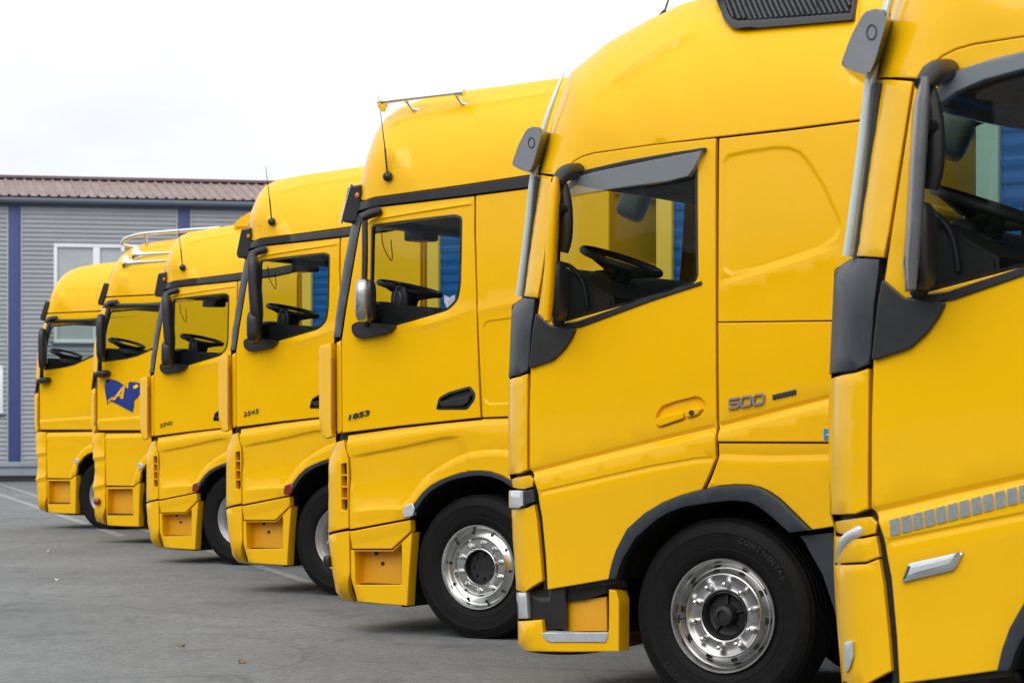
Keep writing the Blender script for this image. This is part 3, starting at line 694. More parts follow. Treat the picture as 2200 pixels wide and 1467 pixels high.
    def mirror(sgn):
        ys = (lambda y: y) if sgn > 0 else (lambda y: 2.5 - y)
        root = None
        bm = bmesh.new(); path = [(0.416, 2.816, -0.22), (0.405, 2.727, -0.22), (0.391, 2.53, -0.22), (0.377, 2.307, -0.22), (0.365, 2.158, -0.22), (0.363, 2.059, -0.22)]
        rings = []; k_ = [.55, 1, 1, 1, 1, .6]
        for (u, z, w_), s in zip(path, k_):
            ring = []
            for j in range(20):
                a = 2 * math.pi * j / 20; c, s_ = math.cos(a), math.sin(a); x = (abs(c) ** .5) * (1 if c > 0 else -1) * .125 * (.7 + .3 * s); y = (abs(s_) ** .8) * (1 if s_ > 0 else -1) * .028 * s
                nu, nw = .906, .42; du, dw = .42, -.906
                ring.append(bm.verts.new((u + x * du + y * nu, ys(w_ + x * dw + y * nw), z)))
            rings.append(ring)
        for A, Bq in zip(rings, rings[1:]):
            for j in range(20): bm.faces.new((A[j], A[(j + 1) % 20], Bq[(j + 1) % 20], Bq[j]))
        bm.faces.new(rings[0]); bm.faces.new(rings[-1][::-1])
        root = link_bm('mirror', bm, cover, t, 50)
        s_in = [(0.39, 2.806, -0.12), (0.407, 2.735, -0.12), (0.418, 2.635, -0.12), (0.418, 2.51, -0.12), (0.401, 2.431, -0.12)]
        bm = bmesh.new(); add_tube(bm, curve([(p[0], ys(p[2]), p[1]) for p in s_in]), [.028 + .010 * math.sin(math.pi * i / 24) for i in range(25)], 12)
        q0 = (0.411, 2.659, -0.2); q1 = (0.418, 2.655, -0.12); add_tube(bm, [(q0[0], ys(-.2), q0[1]), (q1[0], ys(-.12), q1[1])], .03, 10)
        link_bm('mirror_strut', bm, BLK, root, 50)
        bm = bmesh.new(); a = (0.405, 2.798, -0.2); b = (0.418, 2.854, -0.12); c = (0.427, 2.874, -0.0)
        add_tube(bm, curve([(a[0], ys(-.2), a[1]), (b[0], ys(-.12), b[1]), (c[0], ys(.0), c[1])]), [.035, .035, .038, .04, .042, .045, .045, .045, .045, .045, .045, .045, .045], 12)
        link_bm('mirror_arm', bm, BLK, root, 50)
        e = (0.355, 2.224, -0.13); blob('lower_mirror', (e[0] + .03, ys(-.13), e[1]), (.035, .07, .16), BLK, root, (0, 0, 0), 3)
        f = (0.322, 2.066, -0.05); bm = bmesh.new(); add_tube(bm, [(e[0] + .02, ys(-.12), e[1] - .12), (f[0], ys(-.03), f[1])], .035, 10); link_bm('mirror_foot', bm, BLK, root, 50)
    mirror(1); mirror(-1)
    # kerb mirror that hangs in front of the far windscreen corner
    km = blob('kerb_mirror', (-0.369, 2.904, 2.2)[:1] + (2.2,) + (-0.369, 2.904, 2.2)[1:2], (.085, .15, .11), MSH, t, (0, R(22), R(20)), 4.5)
    a = (-0.326, 2.934, 2.2); b = (-0.228, 2.979, 2.2); c = (-0.082, 3.01, 2.2)
    tube('kerb_mirror_arm', [(a[0], 2.2, a[1]), (b[0], 2.2, b[1]), (c[0], 2.2, c[1])], [.03, .035, .05], BLK, km, sm=True)
    # cab interior
    interior(t, [(0.248, 2.044), (0.21, 2.372, 0.2), (0.341, 2.329, 0.2), (0.571, 2.196, 0.2), (0.6, 1.892, 0.2), (0.137, 1.898, 0.2)], (0.366, 2.423, 0.62)[:1] + (.62,) + (0.366, 2.423, 0.62)[1:2], R(20), .23,
             pod=[(((0.312, 2.28, 0.5)[0], .5, (0.312, 2.28, 0.5)[1]), (.07, .1, .09))])
    q = (0.36, 2.283, 0.42); pod_ = box('gauge_cluster', q[0] - .09, q[0] + .05, .42, .75, q[1] - .09, q[1] + .03, GRY, t, .03); box('display', q[0] + .048, q[0] + .058, .46, .7, q[1] - .06, q[1] + .01, LGR, pod_, .01)
    q = (0.384, 2.172, 0.12); tube('door_duct', [(0.222, 2.389, 0.1)[:1] + (.1, (0.222, 2.389, 0.1)[1]), (0.323, 2.37, 0.1)[:1] + (.1, (0.323, 2.37, 0.1)[1]), (0.401, 2.284, 0.1)[:1] + (.1, (0.401, 2.284, 0.1)[1]), (0.43, 2.145, 0.1)[:1] + (.1, (0.43, 2.145, 0.1)[1])], .012, GRY, t, sm=True)
    q = (0.689, 2.783, 0.5); box('overhead_console', q[0] - .12, q[0] + .3, .45, 1.3, q[1] - .02, q[1] + .3, INT, t, .04)
    prism_y('headliner', [(0.395, 2.905, 0.1), (1.096, 2.963, 0.1), (1.893, 2.997, 0.1), (1.893, 3.092, 0.1), (0.538, 3.074, 0.1)], .12, 2.38, INT, t, bev=.01)
    # roof grille: dark framed panel with slanting fins
    gr_o = [(0.98, 3.922, 0.34), (1.066, 3.809, 0.3), (1.138, 3.724, 0.27), (1.178, 3.668, 0.25), (1.247, 3.61, 0.23), (1.307, 3.596, 0.23), (1.571, 3.594, 0.24), (1.83, 3.594, 0.25), (1.946, 3.595, 0.25), (1.901, 3.85, 0.36), (1.518, 3.858, 0.36), (1.252, 3.855, 0.35)]
    gr_i = [(1.083, 3.852, 0.3), (1.128, 3.791, 0.28), (1.179, 3.72, 0.27), (1.217, 3.676, 0.26), (1.265, 3.649, 0.25), (1.562, 3.639, 0.26), (1.92, 3.636, 0.27), (1.887, 3.825, 0.35), (1.522, 3.834, 0.35), (1.256, 3.833, 0.34)]
    gf = panel('roof_grille', gr_o, g, BLK, t, holes=[[p[:2] for p in gr_i]], off=-.035, depth=.07, res=.05, inset=0, edge=.012)
    panel('grille_backing', gr_i, g, VOID, gf, off=-.016, depth=0, edge=0, inset=-.01)
    bm = bmesh.new(); x0 = gr_i[0][0] - .05; x1 = gr_i[6][0] + .3; lo = lambda u: gr_i[5][1] + (gr_i[6][1] - gr_i[5][1]) * (u - gr_i[5][0]) / (gr_i[6][0] - gr_i[5][0])
    k = x0
    gi2 = [p[:2] for p in gr_i]
    while k < x1:
        pts = []
        for j in range(30):
            z = lo(k) - .03 + j * .012; u = k - j * .0095
            if inpoly(u, z, gi2): pts.append((u, g(u, z) - .028, z))
        if len(pts) > 1: add_tube(bm, pts, .0085, 6)
        k += .031
    link_bm('grille_fins', bm, GRY, gf, 60)
    # aerial
    p = (0.594, 3.752, 0.45)
    bm = bmesh.new(); add_tube(bm, [(p[0] + .01, .6, p[1]), (p[0] + .06, .6, p[1] + .045), (p[0] + .065, .6, p[1] + .05)], [.018, .02, .01], 8); add_tube(bm, [(p[0] + .05, .6, p[1] + .04), (p[0] + .17, .6, p[1] + .35)], [.006, .003], 6); link_bm('antenna', bm, BLK, t, 50)
    if near:
        # reflective tape squares and side marker lamp
        a = (0.203, 1.191); b = (0.792, 1.347); bm = bmesh.new(); n = 13; L_ = ((b[0] - a[0]) ** 2 + (b[1] - a[1]) ** 2) ** .5; ang = math.atan2(b[1] - a[1], b[0] - a[0])
        for k in range(n):
            s0 = L_ * k / n; s1_ = s0 + L_ / n * .84; vs = []
            for s, h in ((s0, -.03), (s1_, -.03), (s1_, .03), (s0, .03)):
                u = a[0] + s * math.cos(ang) - h * math.sin(ang) * .2; z = a[1] + s * math.sin(ang) + h; vs.append(bm.verts.new((u, g(u, z) - .018, z)))
            bm.faces.new(vs)
        r_ = bmesh.ops.solidify(bm, geom=bm.faces[:], thickness=.001); link_bm('reflective_tape', bm, REFL, door, 0)
        sm_ = panel('side_marker', rnd([(0.249, 0.991), (0.276, 1.061), (0.488, 1.111), (0.467, 1.066), (0.449, 1.042)], .008), g, CHR, door, off=-.024, depth=.03, res=.03, edge=.010, inset=0)
        panel('marker_lens', rnd([(0.273, 1.016), (0.289, 1.051), (0.459, 1.093), (0.438, 1.062)], .006), g, CLEAR, sm_, off=-.030, depth=.01, res=.03, inset=0)
    else:
        a = (1.325, 1.585); b = (1.535, 1.623); tl = math.atan2(b[1] - a[1], b[0] - a[0]) * .8
        bm = bmesh.new(); W_ = (b[0] - a[0]) / 3
        for k, st_ in enumerate((((1, 1), (0, 1), (0, .55), (.85, .55), (1, .42), (1, .1), (.9, 0), (0, 0)), ((.12, 0), (.88, 0), (1, .12), (1, .88), (.88, 1), (.12, 1), (0, .88), (0, .12), (.12, 0)), ((.12, 0), (.88, 0), (1, .12), (1, .88), (.88, 1), (.12, 1), (0, .88), (0, .12), (.12, 0)))):
            pp = []
            for x, z in st_:
                u = a[0] + W_ * (k + x * .78) + z * .006; v = a[1] + .006 + z * .046 + (u - a[0]) * math.tan(tl); pp.append((u, g(u, v) - .003, v))
            add_tube(bm, [(x, y - .006, z) for x, y, z in pp], .0078, 6)
        link_bm('badge', bm, BDG, t, 50)
        a = (1.572, 1.637); b = (1.705, 1.665); bm = bmesh.new()
        for k in range(7):
            u = a[0] + (b[0] - a[0]) * k / 7; z = a[1] + (b[1] - a[1]) * k / 7; add_box(bm, u, u + (b[0] - a[0]) / 7 * .93, g(u, z) - .005, g(u, z) + .005, z, z + .026, .001)
        link_bm('small_badge', bm, GRY, t)
        a = (1.863, 1.431); bm = bmesh.new(); add_box(bm, a[0], a[0] + .05, -.016 + g(a[0], a[1]), g(a[0], a[1]) + .01, a[1], a[1] + .055); add_box(bm, a[0] + .012, a[0] + .038, -.019 + g(a[0], a[1]), g(a[0], a[1]), a[1] + .02, a[1] + .03, mi=1); link_bm('side_sticker', bm, [mat('blue_sticker', (.03, .22, .5), .4), CLEAR], t)
    # body shell, wheels, load
    full = BS(B, B[0][:2], B[-1][:2]) + [(2.225, 1.042), (2.087, 1.016), (1.788, 0.967)] + arch_i[::-1] + [(0.648, 0.541), (0.62, 0.34)]
    back = BS(B, B[4][:2], B[-1][:2]) + [(2.225, 1.042), (2.087, 1.016), (1.788, 0.967)] + arch_i[::-1] + [(0.648, 0.645), (0.306, 0.592)]
    backing(t, back, g, offs(ccw(win), -.01))
    whole = panel('far_side', full, g, YEL, t, holes=[farwin(win)], right=True, res=.12, inset=0)
    panel('far_window_glass', farwin(win), g, GLS, whole, right=True, off=.02, depth=0, edge=0, inset=0)
    cross_shell(t, B, g, (-0.069, 2.215, 0.27)[1], (0.015, 2.91, 0.3)[1])
    rear_wall(t, 2.24, 1.1, 3.75)
    chassis(t)
    front_wheel(t, (1.263, 0.477, 0.03)[0], 'domed', text=True); plain_wheel(t, 1.25, 2.15)
    plain_wheel(t, 5.05, .05); plain_wheel(t, 5.05, 2.13)
    cargo_box(t, 2.76, post=mat('pale_post', (.26, .40, .36), .4))
    return t

# ---------------------------------------------------------------- truck kind 2: flat sided cab with black roof band
def truck_band(kind):
    um = {0: 9, 1: 2.08, 2: 2.02}[kind]
    cl = lambda P: [(min(p[0], um),) + tuple(p[1:]) for p in P]
    t = bpy.data.objects.new('tractor_truck', None); col.objects.link(t)
    B = [(0.122, 0.222, 0.14, 0.22), (0.015, 0.22, 0.16, 0.24), (-0.069, 0.277, 0.2, 0.26), (-0.115, 0.488, 0.2, 0.26), (-0.131, 0.693, 0.2, 0.26), (-0.127, 1.26, 0.2, 0.26), (-0.065, 1.38, 0.2, 0.26), (-0.078, 1.466, 0.2, 0.26), (-0.086, 2.083, 0.2, 0.26), (-0.082, 2.141, 0.2, 0.26), (-0.053, 2.37, 0.2, 0.26), (0.013, 2.717, 0.2, 0.28), (0.078, 2.995, 0.2, 0.3), (0.115, 3.086, 0.2, 0.3), (0.136, 3.214, 0.2, 0.32), (0.135, 3.284, 0.22, 0.34), (0.165, 3.484, 0.26, 0.4), (0.217, 3.64, 0.28, 0.5), (0.294, 3.754, 0.3, 0.6), (0.412, 3.831, 0.33, 0.7), (0.6, 3.883, 0.35, 0.8), (0.971, 3.922, 0.37, 0.85), (1.703, 3.961, 0.38, 0.85), (2.19, 3.97, 0.38, 0.85)]
    if kind:   # these two carry a lower roof
        k0 = next(i for i, p in enumerate(B) if p[1] > 3.25)
        B = B[:k0] + [(.10, 3.27, .2, .34), (.11, 3.42, .24, .4), (.15, 3.56, .28, .5), (.215, 3.655, .31, .6), (.32, 3.70, .34, .7), (.6, 3.735, .36, .8), (.9, 3.76, .38, .85), (1.3, 3.785, .38, .85), (2.3, 3.82, .38, .85)]
    B = cl(B)
    g = make_g(B, .006)
    yr = 1308
    panel('roof_side_panel', BS(B, (0.127, 3.16, 0.2), B[-1][:2]) + cl([(2.309, 3.287), (1.718, 3.246), (1.167, 3.201), (0.779, 3.172), (0.384, 3.144), (0.296, 3.127)]), g, YEL, t, res=.06,
          feats=[([(p[0], p[1] - (.13 if kind else 0)) for p in [(0.479, 3.705, 0.2), (0.654, 3.745, 0.2), (1.046, 3.788, 0.2), (1.788, 3.843, 0.2), (2.247, 3.864, 0.2)]], [(-.10, .0), (-.03, -.004), (-.008, -.010), (.008, -.002), (.06, 0)])])
    panel('roof_band', BS(B, (0.127, 3.153, 0.2), (0.099, 3.045, 0.2)) + cl([(0.344, 3.065), (0.444, 3.081), (1.167, 3.122), (1.718, 3.159), (2.309, 3.204), (2.309, 3.287), (1.718, 3.243), (1.167, 3.197), (0.779, 3.169), (0.384, 3.14), (0.296, 3.124)]), g, BLK, t, off=-.012, depth=.03, res=.06)
    panel('a_pillar', BS(B, (0.099, 3.039, 0.2), (-0.082, 2.144, 0.2)) + [(0.106, 2.142), (0.146, 2.344), (0.207, 2.646), (0.255, 2.897), (0.288, 3.023)], g, BLK, t, off=-.004, depth=.05)
    # corner deflector with its slot
    cd = [(-0.121, 2.064, 0.1), (-0.105, 2.091, 0.1), (0.02, 2.106), (0.029, 2.086), (0.029, 1.456), (0.033, 1.422), (-0.051, 1.405, 0.1), (-0.072, 1.408, 0.1), (-0.121, 1.534, 0.1)]
    def gd(u, v): return .5 * max(0, (-(u) + .11)) * .8 - .035
    cdp = panel('corner_deflector', [p[:2] for p in cd], gd, YEL, t, depth=.06, res=.05)
    panel('front_pillar', [(0.049, 2.106), (0.11, 2.125), (0.11, 1.787), (0.114, 1.463), (0.077, 1.443), (0.049, 1.449)], g, YEL, t, depth=.05)
    a = (0.031, 1.998, 0.02); b = (0.031, 1.49, 0.02); tube('deflector_slot', [(a[0], .01, a[1]), (b[0], .01, b[1])], .013, ORG_DK, cdp, 8)  # dark orange bar put where there is only the shaded gap
    door_f = [(0.288, 3.017), (0.255, 2.88), (0.211, 2.646), (0.15, 2.334), (0.114, 2.132), (0.114, 1.787), (0.118, 1.449)]
    win = rnd([(0.356, 2.202), (0.364, 2.557), (0.372, 2.949), (0.779, 2.977), (1.082, 2.994), (1.136, 2.975), (1.136, 2.896), (1.128, 2.502), (1.105, 2.388), (1.021, 2.317), (0.799, 2.266), (0.583, 2.217)], .035)
    glassp = offs(ccw(win), .016)
    handle = rnd([(0.924, 1.619), (0.951, 1.701), (1.028, 1.737), (1.205, 1.779), (1.247, 1.729), (1.239, 1.683), (1.182, 1.618)], .02)
    door = panel('door', door_f + [(0.61, 1.5), (1.289, 1.559), (1.266, 2.04), (1.255, 2.401), (1.236, 2.86), (1.236, 3.119), (1.167, 3.115), (0.444, 3.074), (0.344, 3.058)], g, YEL, t, holes=[win, handle], res=.06,
                 feats=[([(0.384, 2.979), (0.779, 3.02), (1.205, 3.058)], [(-.03, 0), (-.004, -.010), (.004, .0), (.03, 0)]), ([(0.622, 2.177), (0.974, 2.249), (1.281, 2.335)], [(-.05, 0), (0, -.010), (.03, -.004), (.2, 0)], False, .2)])
    panel('window_seal', win, g, BLK, door, holes=[glassp], inset=0, off=.0, depth=.03, edge=0)
    panel('window_glass', glassp, g, GLS, door, inset=-.004, off=.016, depth=0, edge=0, res=.2)
    panel('handle_pocket', handle, g, BLK, door, inset=-.003, off=.03, depth=0, edge=0)
    panel('handle_rim', handle, g, BLK, door, holes=[offs(ccw(handle), .012)], inset=-.004, off=-.004, depth=.03, edge=0)
    panel('door_handle', rnd([(0.955, 1.675), (1.213, 1.72), (1.197, 1.667), (1.148, 1.641), (0.966, 1.635)], .012), g, BLK, door, off=-.012, depth=.03)
    if kind != 1: pass
    # rear side
    eps = rnd([(min(p[0], um - .12), p[1]) for p in [(1.312, 2.203), (1.342, 2.235), (1.658, 2.267), (2.1, 2.316), (2.1, 1.67), (1.658, 1.665), (1.357, 1.653), (1.323, 1.68)]], .03)
    panel('side_panel', cl([(1.247, 3.121), (1.718, 3.152), (2.309, 3.198), (2.309, 1.586), (1.732, 1.571), (1.304, 1.559), (1.277, 2.04), (1.262, 2.4), (1.247, 2.859)]), g, YEL, t, feats=[(eps, [(-.02, .008), (-.006, .008), (.004, 0), (.02, 0)], True), ([(1.243, 2.303), (1.732, 2.389), (2.317, 2.501)], [(-.05, 0), (0, -.008), (.04, -.002), (.2, 0)])])
    arch_o = [(0.654, 0.944), (0.701, 0.978), (0.752, 1.045), (0.803, 1.105), (0.877, 1.159), (0.959, 1.209), (1.044, 1.253), (1.128, 1.286), (1.213, 1.307), (1.3, 1.32), (1.414, 1.327), (1.527, 1.321), (1.621, 1.296), (1.732, 1.241), (1.843, 1.146), (1.917, 1.034), (1.943, 0.954)]
    arch_m = [(0.689, 0.885), (0.752, 0.952), (0.819, 1.026), (0.889, 1.08), (0.966, 1.117), (1.044, 1.144), (1.128, 1.168), (1.213, 1.182), (1.3, 1.186), (1.384, 1.18), (1.482, 1.152), (1.565, 1.107), (1.658, 1.043), (1.732, 0.951)]
    arch_i = [(0.717, 0.845), (0.776, 0.919), (0.834, 0.99), (0.9, 1.044), (0.974, 1.084), (1.051, 1.115), (1.132, 1.135), (1.213, 1.149), (1.3, 1.153), (1.376, 1.147), (1.471, 1.119), (1.546, 1.078), (1.628, 1.011), (1.695, 0.924)]
    cr1 = [(0.134, 1.375), (0.61, 1.437), (0.974, 1.477), (1.319, 1.507), (2.317, 1.548)]
    lp = cl([(0.159, 1.433), (0.61, 1.487), (0.974, 1.52), (1.293, 1.546), (1.304, 1.552), (2.309, 1.579), (2.309, 0.975), (1.732, 0.951)]) + arch_m[::-1][1:-1] + [(0.701, 0.898), (0.717, 0.845), (0.424, 0.793), (0.183, 0.751), (0.183, 1.045), (0.187, 1.264), (0.159, 1.314)]
    low = panel('lower_side_panel', lp, g, YEL, t, res=.06, depth=.04,
          feats=[(cr1, [(-.06, .016), (-.03, .014), (.0, -.010), (.12, -.006), (.3, 0)]),
                 ([(0.159, 1.274), (0.583, 1.343), (0.974, 1.417), (1.167, 1.434)], [(-.012, -.003), (.0, .0), (.012, .014), (.25, .010), (.4, 0)], False, .15),
                 ([(0.199, 0.903), (0.384, 0.926), (0.583, 0.936), (0.701, 0.925)], [(-.06, .006), (0, .004), (.03, -.012), (.09, 0)], False, .12),
                 ([p for p in arch_o], [(-.03, 0), (-.008, .004), (.008, -.016), (.05, -.018), (.2, -.018)])])
    panel('wheel_arch', arch_m + arch_i[::-1], g, GRY, t, off=-.022, depth=.14, inset=0, res=.04)
    arch_liner(t, arch_i)
    ml = {0: CLEAR, 1: RED, 2: RED}[kind]
    panel('marker_lamp', [(0.654, 0.871), (0.67, 0.931), (0.74, 0.952), (0.76, 0.912), (0.744, 0.859), (0.67, 0.844)], g, ml, t, off=-.03, depth=.04, res=.03, round_=.01)
    # bumper corner
    slot = rnd([(0.11, 1.226), (0.159, 1.233), (0.167, 0.91), (0.15, 0.882), (0.114, 0.895)], .008)
    bc = panel('bumper_corner', BS(B, (-0.069, 1.37, 0.2), (-0.131, 0.707, 0.2)) + [(0.061, 0.739), (0.175, 0.761), (0.175, 1.045), (0.175, 1.264), (0.15, 1.321), (0.134, 1.402), (0.102, 1.395)], g, YEL, t, holes=[slot], depth=.05, hdepth=.05)
    panel('corner_slot', slot, g, ORG_DK, bc, off=.05, depth=0, edge=0, inset=-.003)
    bm = bmesh.new()
    for q in [(0.106, 1.145), (0.106, 1.061), (0.106, 0.976)]: add_box(bm, q[0], q[0] + .055, g(q[0] + .02, q[1]) + .005, g(q[0] + .02, q[1]) + .05, q[1] - .006, q[1] + .006)
    link_bm('slot_rungs', bm, YEL2, bc)
    lc = panel('lower_bumper', BS(B, (-0.135, 0.686, 0.2), (0.122, 0.222, 0.14)) + [(0.183, 0.438), (0.179, 0.744), (0.069, 0.725)], g, YEL, t, depth=.05)
    if kind == 0:
        blob('tow_cap', ((-0.039, 0.512, 0.1)[0] - .02, .1, (-0.039, 0.512, 0.1)[1]), (.03, .05, .045), BLK, t, p=4)
    # entry step
    lid = [(0.191, 0.738), (0.424, 0.78), (0.717, 0.832), (0.713, 0.752), (0.63, 0.684), (0.547, 0.618), (0.207, 0.61)]
    panel('step_lid', lid, g, YEL, t, depth=.06, off=-.012, feats=[([(0.191, 0.674), (0.384, 0.712), (0.701, 0.785)], [(-.04, -.004), (0, .0), (.04, .006), (.2, .006)])])
    rec = [(0.223, 0.594), (0.551, 0.602), (0.63, 0.664), (0.626, 0.364), (0.231, 0.351)]
    st = panel('entry_step', [(0.191, 0.603), (0.551, 0.612), (0.638, 0.677), (0.721, 0.746), (0.705, 0.586), (0.689, 0.419), (0.673, 0.215), (0.444, 0.221), (0.223, 0.23), (0.191, 0.404)], g, YEL, t, holes=[rec], depth=.10, hdepth=.13, res=.05)
    panel('step_back', rec, lambda u, v: 0, YEL2, st, off=.12, depth=0, inset=-.01, edge=0)
    q0 = (0.263, 0.352); q1 = (0.575, 0.362); bm = bmesh.new(); add_box(bm, q0[0], q1[0], .02, .11, q0[1] - .005, q0[1] + .012, .003); link_bm('step_tread', bm, BLK, st)
    for q in [(0.272, 0.578), (0.328, 0.506), (0.515, 0.441)]:
        bm = bmesh.new(); a = bmesh.ops.create_cone(bm, cap_ends=True, segments=14, radius1=.014, radius2=.014, depth=.01); M = Matrix.Translation((q[0] + .07, .117, q[1])) @ Matrix.Rotation(R(90), 4, 'X')
        for v in a['verts']: v.co = M @ v.co
        link_bm('bolt', bm, BLK, st, 0)
    # mirrors
    mb = panel('mirror_base', [(0.227, 2.231), (0.284, 2.257), (0.396, 2.244), (0.61, 2.22), (0.551, 2.164), (0.472, 2.146), (0.296, 2.125), (0.239, 2.16)], g, BLK, t, off=-.05, depth=.06, round_=.03, res=.04)
    for sgn in (1, -1):
        ys = (lambda y: y) if sgn > 0 else (lambda y: 2.5 - y)
        def P(px, w_): return (px[0], ys(w_), px[1])
        bm = bmesh.new(); a = (0.385, 2.972, -0.1); b = (0.399, 2.684, -0.12); c = (0.391, 2.417, -0.12); d = (0.367, 2.219, -0.06)
        add_tube(bm, curve([P(a, -.1), P(b, -.12), P(c, -.12), P(d, -.05)]), .022 if kind == 0 else .03, 10)
        a = (0.361, 2.987, -0.1); b = (0.403, 3.018, -0.06); c = (0.451, 3.048, 0.02)
        add_tube(bm, curve([P(a, -.12), P(b, -.07), P(c, .0)]), .034, 10)
        arm = link_bm('mirror_arm', bm, BLK, t, 50)
        if kind == 0:
            q = (0.456, 2.393, -0.25); blob('mirror', (q[0] - .0, ys(-.22), q[1]), (.055, .13, .155), ALU2, arm, (0, 0, R(25) * sgn), 4); blob('mirror_glass', (q[0] + .045, ys(-.20), q[1]), (.03, .12, .145), BLK, arm, (0, 0, R(25) * sgn), 4)
        else:
            q = (0.46, 2.674, -0.25); blob('mirror', (q[0] + .03, ys(-.22), q[1]), (.05, .12, .32), BLK, arm, (0, R(-4), R(25) * sgn), 4)
            q = (0.452, 2.344, -0.25); blob('wide_angle_mirror', (q[0] + .03, ys(-.22), q[1]), (.06, .115, .14), BLK, arm, (0, 0, R(25) * sgn), 4)
    # roof front lamp pod
    vz = [(0.129, 3.243, 0.05), (0.23, 3.252, 0.05), (0.255, 3.197, 0.05), (0.206, 2.99, 0.05), (0.182, 2.977, 0.05), (0.089, 2.984, 0.05), (0.072, 3.016, 0.05)]
    vis = prism_y('sun_visor', [p[:2] for p in vz], .06, 2.44, BLK, t, bulge=.1, ny=8, endscale=.9)
    q = (0.218, 3.172, 0.05); blob('visor_lamp_glint', (q[0], .055, q[1]), (.016, .014, .02), ORG, vis)  # small bead, the visor's orange glint put into its colour
    if kind == 0:
        q = (0.117, 3.109, 0.05); bm = bmesh.new(); add_tube(bm, [(q[0] - .05, .07, q[1] - .13), (q[0] + .04, .07, q[1] + .15)], .012, 8); link_bm('visor_edge', bm, CHR, vis)
    # rear body
    full = BS(B, B[1][:2], B[-1][:2]) + cl([(2.309, 0.975), (1.732, 0.951)]) + arch_i[::-1] + [(0.693, 0.552), (0.67, 0.252)]
    back = BS(B, (-0.131, 0.728, 0.2), B[-1][:2]) + cl([(2.309, 0.975), (1.732, 0.951)]) + arch_i[::-1] + [(0.701, 0.825), (0.183, 0.741)]
    backing(t, back, g, offs(ccw(win), -.01))
    whole = panel('far_side', full, g, YEL, t, holes=[farwin(win)], right=True, res=.12, inset=0)
    panel('far_window_glass', farwin(win), g, GLS, whole, right=True, off=.02, depth=0, edge=0, inset=0)
    cross_shell(t, B, g, (-0.053, 2.271, 0.2)[1], (0.099, 3.035, 0.2)[1])
    rear_wall(t, min(um, 2.245), 1.1, 3.8)
    interior(t, [(0.163, 2.158), (0.253, 2.383, 0.2), (0.495, 2.378, 0.2), (0.829, 2.33, 0.3), (0.91, 2.017, 0.2), (0.029, 2.03, 0.2)], (0.309, 2.52, 0.62)[:1] + (.62,) + (0.309, 2.52, 0.62)[1:2], R(14), .235,
             pod=[(((0.328, 2.404, 0.5)[0], .45, (0.328, 2.404, 0.5)[1]), (.06, .05, .115)), (((0.119, 2.364, 0.5)[0], .5, (0.119, 2.364, 0.5)[1]), (.12, .12, .06))])  # first pod is a made-up dark disc where a mirror shows
    q = (0.452, 2.406, 0.28); dm = blob('mirror_disc', (q[0], .28, q[1]), (.065, .03, .12), GRY, t, p=2.4); blob('mirror_disc_face', (q[0] - .012, .255, q[1] + .02), (.035, .012, .06), LGR, dm, p=2.4)  # dark disc with paler face, added where a mirror shows in the window
    a = (0.399, 2.905, 0.1); b = (0.415, 2.796, 0.1); c = (0.487, 2.693, 0.1); d = (0.479, 2.845, 0.1); tube('cable', [(a[0], .1, a[1]), (b[0], .1, b[1]), (c[0], .1, c[1]), (d[0], .1, d[1])], .004, BLK, t, 6, sm=True)
    q = (0.048, 2.965, 1.2); box('sensor_box', q[0] - .1, q[0] + .1, 1.1, 1.3, q[1] - .05, q[1] + .05, BLK, t, .02)
    prism_y('headliner', [(0.359, 3.001, 0.1), (1.107, 3.053, 0.1), (2.228, 3.085, 0.1), (2.228, 3.181, 0.1), (0.519, 3.229, 0.1)], .12, 2.38, INT, t, bev=.01)
    chassis(t)
    front_wheel(t, (1.241, 0.48, 0.03)[0], 'bright' if kind == 0 else 'steel'); plain_wheel(t, 1.24, 2.15); plain_wheel(t, 5.0, .05); plain_wheel(t, 5.0, 2.13)
    bm = bmesh.new(); add_box(bm, 1.0 - .42, 1.0 - .38, .08, .45, .2, .75, .005); link_bm('mud_flap', bm, VOID, t)
    cargo_box(t, {0: 2.76, 1: 2.24, 2: 2.18}[kind])
    # aerial on its ball mount
    q = (0.523, 3.288); w_ = g(*q) - .02; an = blob('antenna_base', (q[0], w_, q[1]), (.036, .036, .036), BLK, t, p=2)
    tp = (0.467, 3.764, 0.05) if kind == 0 else (0.463, 3.781, 0.05)
    bm = bmesh.new(); a = (q[0], w_, q[1]); b = (q[0] - .01, w_ - .02, q[1] + .2); c = (tp[0], w_ - .01, tp[1]); add_tube(bm, [a, b], .007, 6); add_tube(bm, [b, c], [.005, .0025], 6); link_bm('antenna_rod', bm, BLK, an, 50)
    if kind == 0:
        a = (0.183, 1.544); b = (0.372, 1.584); text_mesh('badge', '1853', .050, GRY, t, (a[0], g(*a) - .006, a[1]), math.atan2(b[1] - a[1], b[0] - a[0]), .2, b[0] - a[0], .005, bold=.001)
        # chrome air horn lying on the roof
        y = .2; p0 = (0.342, 3.859, 0.2); p1 = (0.988, 3.881, 0.2); bm = bmesh.new()
        pr = [(0, .075), (.01, .055), (.04, .026), (.1, .018), (.25, .016), (.55, .015)]
        d = Vector((p1[0] - p0[0], 0, p1[1] - p0[1])); o = Vector((p0[0], y, p0[1])); add_tube(bm, [o + d * s for s, r_ in pr] + [o + d], [r_ for s, r_ in pr] + [.015], 16, False)
        e = o + d; add_tube(bm, [e - Vector((.02, 0, 0)), e + Vector((.05, 0, -.0))], .026, 12)
        for s in (.3, .95): q_ = o + d * s; add_tube(bm, [q_, q_ + Vector((.03, .05, -.07)), q_ + Vector((.07, .10, -.085))], [.012, .012, .025], 8)
        link_bm('air_horn', bm, CHR, t, 60)
    else:
